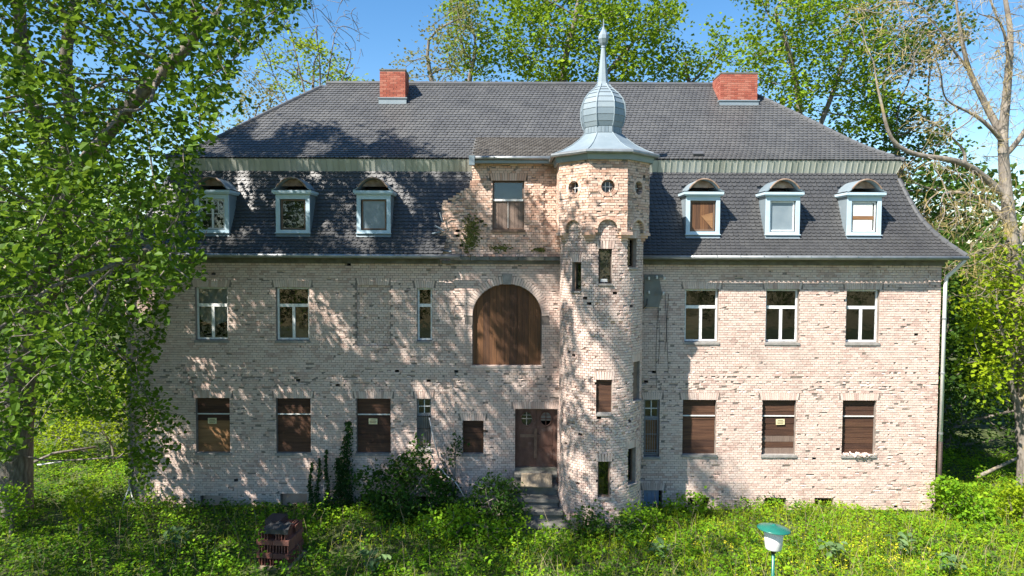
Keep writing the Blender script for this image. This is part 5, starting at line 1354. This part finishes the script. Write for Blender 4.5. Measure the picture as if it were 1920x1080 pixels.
for a in range(n):
    for b in range(n): q = T0 @ Vector((-.2 + .6 * a / (n - 1), -.49 + .36 * b / (n - 1), 1.02 + .03 * math.sin(a * 2 + b))) if b > 2 else T0 @ Vector((-.2 + .6 * a / (n - 1), -.475 - .012 * math.sin(a * 2.1), .86 + .055 * b)); V.append(tuple(q))
fm.raw(V, [(a * n + b, a * n + b + 1, (a + 1) * n + b + 1, (a + 1) * n + b) for a in range(n - 1) for b in range(n - 1)]); fm.build('black_film', 'cable', ts_)
bbox('pallet', 'plank_old', ts_, -.44, .44, -.5, .5, -.04, .055, T=T0)
# ------------------------------------------------------------------ fallen poles and sticks
def stick(label, pts, r_, mat='pole_wood'):
    P = [at(*q) for q in pts]; t = thing('fallen_stick', P[-1], label, 'stick', 'pale sticks against the wall')
    MB().tube(P, [r_ * (1 - .3 * i / len(P)) for i in range(len(P))], 7).build('shaft', mat, t, True)
    return t
stick('longest pale bent stick leaning from the barred window into the elder bush', [(805, 783, -.25), (812, 820, -.35), (823, 857, -.5)], .022)
stick('short pale stick crossing below the bent one', [(803, 832, -.4), (809, 854, -.5), (816, 867, -.6)], .022)
stick('pale stick dropping steeply from the crossing to the left', [(807, 862, -.5), (802, 885, -.6), (797, 905, -.7), (780, 925, -.8)], .018)
stick('second pale stick running down left beneath the crossing', [(821, 871, -.6), (809, 893, -.7), (797, 906, -.8)], .018)
stick('pale stick sloping right towards the entrance bush', [(826, 878, -.6), (838, 893, -.7), (850, 900, -.8), (858, 910, -.9), (872, 934, -1.0)], .022)
stick('white stick leaning left below the left downpipe', [(243, 912, -.5), (236, 930, -.6), (229, 950, -.7)], .022, 'white_bar')
stick('white stick leaning right below the left downpipe', [(243, 912, -.5), (248, 932, -.6), (256, 950, -.7)], .022, 'white_bar')
stick('grey fallen trunk lying behind the large tree trunk at left', [(60, 868, 1.6), (100, 850, 1.9), (180, 838, 2.6)], .05, 'bark')
stick('white broken plank lying right of the large tree trunk', [(70, 872, 1.2), (115, 866, 1.4)], .03, 'white_bar')
stick('grey log lying in the shade right of the house corner', [(1830, 895, 2.2), (1880, 872, 3.2), (1915, 855, 4.0)], .07, 'bark_pale')
# ------------------------------------------------------------------ climbers on the wall
def vine(label, px, ytop, wid, n, lm='ivy'):
    b = at(px, 955, -.12); t = thing('climbing_plant', (b[0], -.12, 0), label, 'climber', 'climbers on the left wall')
    z1 = at(px, ytop, -.1)[2]; m = MB(); pts = []
    for q in np.linspace(0, 1, 10): pts.append((b[0] + .04 * math.sin(q * 7 + px), -.1 + .015 * math.sin(q * 9), z1 * q))
    m.tube(pts, [.016] * 5 + [.008] * 5, 5); m.build('stem', 'twig', t)
    q = rng.random(n) ** 1.15; C = np.stack((b[0] + .04 * np.sin(q * 7 + px) + rng.normal(0, 1, n) * wid * (1.1 - .75 * q), -.14 - np.abs(rng.normal(0, .05, n)) - .22 * (1 - q) ** 2, z1 * q), -1)
    o = add_mesh('foliage', *leaf_mesh(C, .085, .2, six=False), lm, t); o['kind'] = 'stuff'
vine('leftmost thin climber on the wall below the second window', 585, 866, .05, 380)
vine('second thin climber from the left on the wall', 599, 858, .05, 400)
vine('tallest of the three thin climbers on the wall', 615, 843, .05, 450)
vine('bushy ivy column left of the third boarded window', 638, 858, .16, 1100)
vine('tall ivy column reaching the third boarded window', 654, 790, .15, 1300)
# ------------------------------------------------------------------ shrubs
def shr(label, x, y, blobs, lm='weed_dark', leaf=.11, per=12, **k): return bush('shrub', label, (x, y, 0), [((x + a, y + b, c), r_, n) for (a, b, c), r_, n in blobs], lm, 0, leaf, 'shrubs along the house front', per=per * 2, spread=.13, step=.22, kill=.24, **k)
shr('dark elder bush below the barred narrow window', X_(765), -.75, [((0, 0, 1.2), (1.0, .4, .8), 85), ((-1.0, -.1, 1.1), (.7, .35, .6), 55), ((.4, 0, 2.1), (.45, .25, .5), 26), ((1.0, 0, .9), (.7, .4, .7), 80), ((.1, -.5, .5), (1.2, .4, .5), 90)], leaf=.12, per=15)
shr('thin bush in front of the small boarded window', X_(848), -.45, [((0, 0, 1.4), (.3, .25, 1.1), 50), ((.25, 0, 2.3), (.2, .2, .45), 12)], 'ivy', per=8)
shr('dense bush left of the entrance steps', -.55, -1.25, [((0, 0, .8), (.8, .6, .7), 160), ((.45, -.6, .5), (.65, .5, .5), 100), ((-.7, -.3, .5), (.7, .5, .5), 70), ((.4, .35, 1.0), (.4, .3, .4), 35)], 'weed_dark')
shr('wide leafy bush sprawling in front of the steps at left', -1.7, -2.4, [((0, 0, .5), (1.2, .7, .45), 120), ((1.4, -.3, .4), (.9, .6, .35), 60)], 'weed')
shr('bush right of the entrance steps below the tower', 2.3, -2.55, [((0, 0, .5), (.6, .4, .5), 70), ((.9, -.1, .4), (.6, .4, .45), 50)], 'weed_dark')
shr('low bush at the right foot of the tower', 4.05, -2.0, [((-.3, -.2, .45), (.6, .5, .45), 60), ((.4, .3, .3), (.4, .4, .35), 30)], 'weed')
shr('low bush beside the blue cellar door', 5.9, -.6, [((0, 0, .35), (.6, .35, .4), 50), ((-.6, .1, .25), (.4, .3, .3), 20)], 'weed')
shr('round green bush at the right front corner of the house', 14.2, -.75, [((0, 0, .8), (.65, .5, .7), 80), ((.5, -.3, .5), (.6, .5, .5), 50), ((-.3, -.2, 1.1), (.35, .3, .3), 20)], 'weed', leaf=.13)
shr('light green sapling in the weeds beside the big trunk', at(150, 1000, -2.6)[0], -2.6, [((0, 0, .9), (.35, .35, .8), 45), ((.35, 0, 1.0), (.4, .3, .3), 20)], 'leaf_lime', leaf=.14, per=8)
shr('pale shoots at the foot of the big left trunk', at(20, 1000, -2.4)[0], -2.4, [((0, 0, .9), (.5, .5, .8), 60)], 'weed', leaf=.1)
shr('yellow-green bush at the lower right picture edge', at(1895, 930, -1.2)[0] + .3, -1.3, [((0, 0, .7), (.8, .6, .7), 80), ((.8, -.4, .6), (.7, .6, .6), 60)], 'leaf_lime', leaf=.12)
# ------------------------------------------------------------------ ground cover
def scatter(n, x0, x1, y0, y1):
    P = np.stack((rng.uniform(x0, x1, n), rng.uniform(y0, y1, n)), -1)
    inh = (P[:, 0] > XL - .05) & (P[:, 0] < XR + .05) & (P[:, 1] > -.12)
    tow = np.hypot(P[:, 0] - TC[0], P[:, 1] - TC[1]) < TR + .05
    stp = (P[:, 0] > .05) & (P[:, 0] < 1.75) & (P[:, 1] > -2.15)
    stk = (np.abs(P[:, 0] - SX) < .62) & (P[:, 1] - SY < .7) & (P[:, 1] - SY > -1.15)
    lam = np.hypot(P[:, 0] - bx_, P[:, 1] - by_) < .1
    return P[~(inh | tow | stp | stk | lam)]
def hfield(x, y):
    return .5 + .28 * np.sin(x * .9 + 1.3 * np.sin(y * .8)) + .22 * np.sin(y * 1.7 + x * .35 + 1)
def cover(name, label, n, leafn, lm, leaf, hgt, dens, area, up=.9, rad=.16):
    P = scatter(n, *area); keep = rng.random(len(P)) < dens(P[:, 0], P[:, 1]); P = P[keep]
    h = hgt * (.35 + hfield(P[:, 0], P[:, 1])) * rng.uniform(.5, 1.25, len(P))
    C = np.repeat(np.concatenate((P, np.zeros((len(P), 1))), 1), leafn, 0); hh = np.repeat(h, leafn); q = rng.random(len(C)) ** .6
    C[:, :2] += rng.normal(0, rad, (len(C), 2)) * (1.15 - .6 * q)[:, None]
    C[:, 2] = ground_z(C[:, 0], C[:, 1]) + q * hh
    t = add_mesh(name, *leaf_mesh(C, leaf, up, six=False, wide=.36), lm)
    t['kind'] = 'stuff'; t['label'] = label; t['category'] = 'plants'
AR = (-22, 24, -9.5, 6.5)
lit = lambda x, y: 1 / (1 + np.exp(-(x - y * TA * -.0 - 3.0) * .5))  # sunlit share by position; the densities below put it into leaf colour
cl2 = lambda x, y: .5 + .5 * np.sin(x * 1.9 + np.sin(y * 2.3)) * np.sin(y * 2.1 + x * .6)
cover('weeds', 'fresh green leafy weeds carpeting the ground before the house', 12500, 12, 'weed', .105, .42, lambda x, y: .55 + .4 * cl2(x, y), AR)
cover('tall_weeds', 'tall shoots of nettles rising in clumps above the low weeds', 2600, 22, 'weed', .10, .95, lambda x, y: (cl2(x * .55 + 1, y * .8) > .72) * 1.0, AR, rad=.12)
cover('nettles', 'nettles and ground elder among the weeds, leaf colour darkened for the shaded left', 5200, 11, 'weed_dark', .12, .55, lambda x, y: (1 - .65 * lit(x, y)) * (.3 + .7 * (1 - cl2(x, y))), AR)
cover('yellow_green_weeds', 'low herbs on the right lawn, leaf colour brightened to yellow-green for the sun', 9000, 12, 'leaf_lime', .075, .38, lambda x, y: (.12 + .8 * lit(x, y)) * (.25 + .75 * cl2(y * 1.3, x * 1.2)), AR, rad=.2)
# blades of grass
P = scatter(90000, -22, 24, -9.5, 3); k = rng.random(len(P)) < (.25 + .6 * lit(P[:, 0], P[:, 1])) * (.35 + .65 * cl2(P[:, 0] * .8 + 2, P[:, 1])); P = P[k]; n = len(P)
h = rng.uniform(.2, .62, n) * (.5 + .6 * hfield(P[:, 0], P[:, 1])); a = rng.uniform(0, 6.28, n); ln = rng.uniform(.05, .3, n); b = rng.uniform(0, 6.28, n)
B0 = np.concatenate((P, ground_z(P[:, 0], P[:, 1])[:, None]), 1); W = np.stack((np.cos(a), np.sin(a), 0 * a), -1) * .007
Mi = B0 + np.stack((ln * .35 * np.cos(b), ln * .35 * np.sin(b), h * .6), -1); Tp = B0 + np.stack((ln * np.cos(b), ln * np.sin(b), h), -1)
V = np.stack((B0 - W, B0 + W, Mi + W * .8, Mi - W * .8, Tp), 1).reshape(-1, 3); base = (np.arange(n) * 5)[:, None]
gg = add_mesh('grass', V, [base + np.array((0, 1, 2, 3)), base + np.array((3, 2, 4))], 'grass'); gg['kind'] = 'stuff'; gg['label'] = 'long uncut grass among the weeds'; gg['category'] = 'grass'
# flowering weeds: yellow heads gathered in a few drifts
dr_ = [at(1640, 1000, -4.0), at(1560, 990, -3.2), at(1470, 1010, -5), at(1700, 1030, -5), at(1330, 1000, -3.6), at(700, 990, -3.2)]
C = np.concatenate([np.stack((rng.normal(c[0], .7, 20), rng.normal(c[1], .4, 20), rng.uniform(.3, .5, 20)), -1) for c in dr_])
C = np.repeat(C, 5, 0) + rng.normal(0, .045, (len(C) * 5, 3))
gg = add_mesh('yellow_flowers', *leaf_mesh(C, .05, 1.2, six=False), 'flower'); gg['kind'] = 'stuff'; gg['label'] = 'drifts of yellow flowering weeds in the sunny grass'; gg['category'] = 'flowers'
# large leaved docks, single plants one can tell apart
def dock(x, y, lab, n=26, s=.24):
    t = thing('dock_plant', (x, y, 0), lab, 'plant', 'broad leaved plants in the weeds')
    a = rng.uniform(0, 6.28, n); r_ = rng.uniform(.05, .38, n); C = np.stack((x + r_ * np.cos(a), y + r_ * np.sin(a), .2 + .35 * rng.random(n) + .1 * (1 - r_)), -1)
    o = add_mesh('foliage', *leaf_mesh(C, s, .9, six=True, wide=.3), 'dock', t)
    m = MB()
    for k in range(5): m.tube([(x, y, -.05), tuple(C[k])], [.012, .006], 4)
    m.build('stem', 'twig', t)
for (px, py, Y, lab) in ((1690, 1000, -3.6, 'blue-green broad leaved plant in the sunny weeds near the right bush'), (1560, 1012, -4.2, 'blue-green broad leaved plant just right of the lamp head'), (1780, 1055, -5.0, 'broad leaved plant low in the right foreground'), (1240, 1010, -4.2, 'broad leaved plant left of the garden lamp'), (330, 1000, -3.4, 'broad leaved plant in the shaded weeds left of the tile stack'), (700, 1040, -4.8, 'broad leaved plant right of the tile stack')):
    c = at(px, py, Y); dock(c[0], c[1], lab)
# dead brown stems of last year
P = scatter(700, -18, 20, -8, -.3); n = len(P); m = MB()
for x, y in P:
    h_ = random.uniform(.4, 1.0); l_ = rng.normal(0, .18, 2); m.tube([(x, y, 0), (x + l_[0] * .4, y + l_[1] * .4, h_ * .6), (x + l_[0], y + l_[1], h_)], [.006, .005, .003], 3, cap=False)
gg = m.build('dead_stems', 'straw'); gg['kind'] = 'stuff'; gg['label'] = 'dry brown stems standing in the weeds'; gg['category'] = 'plants'
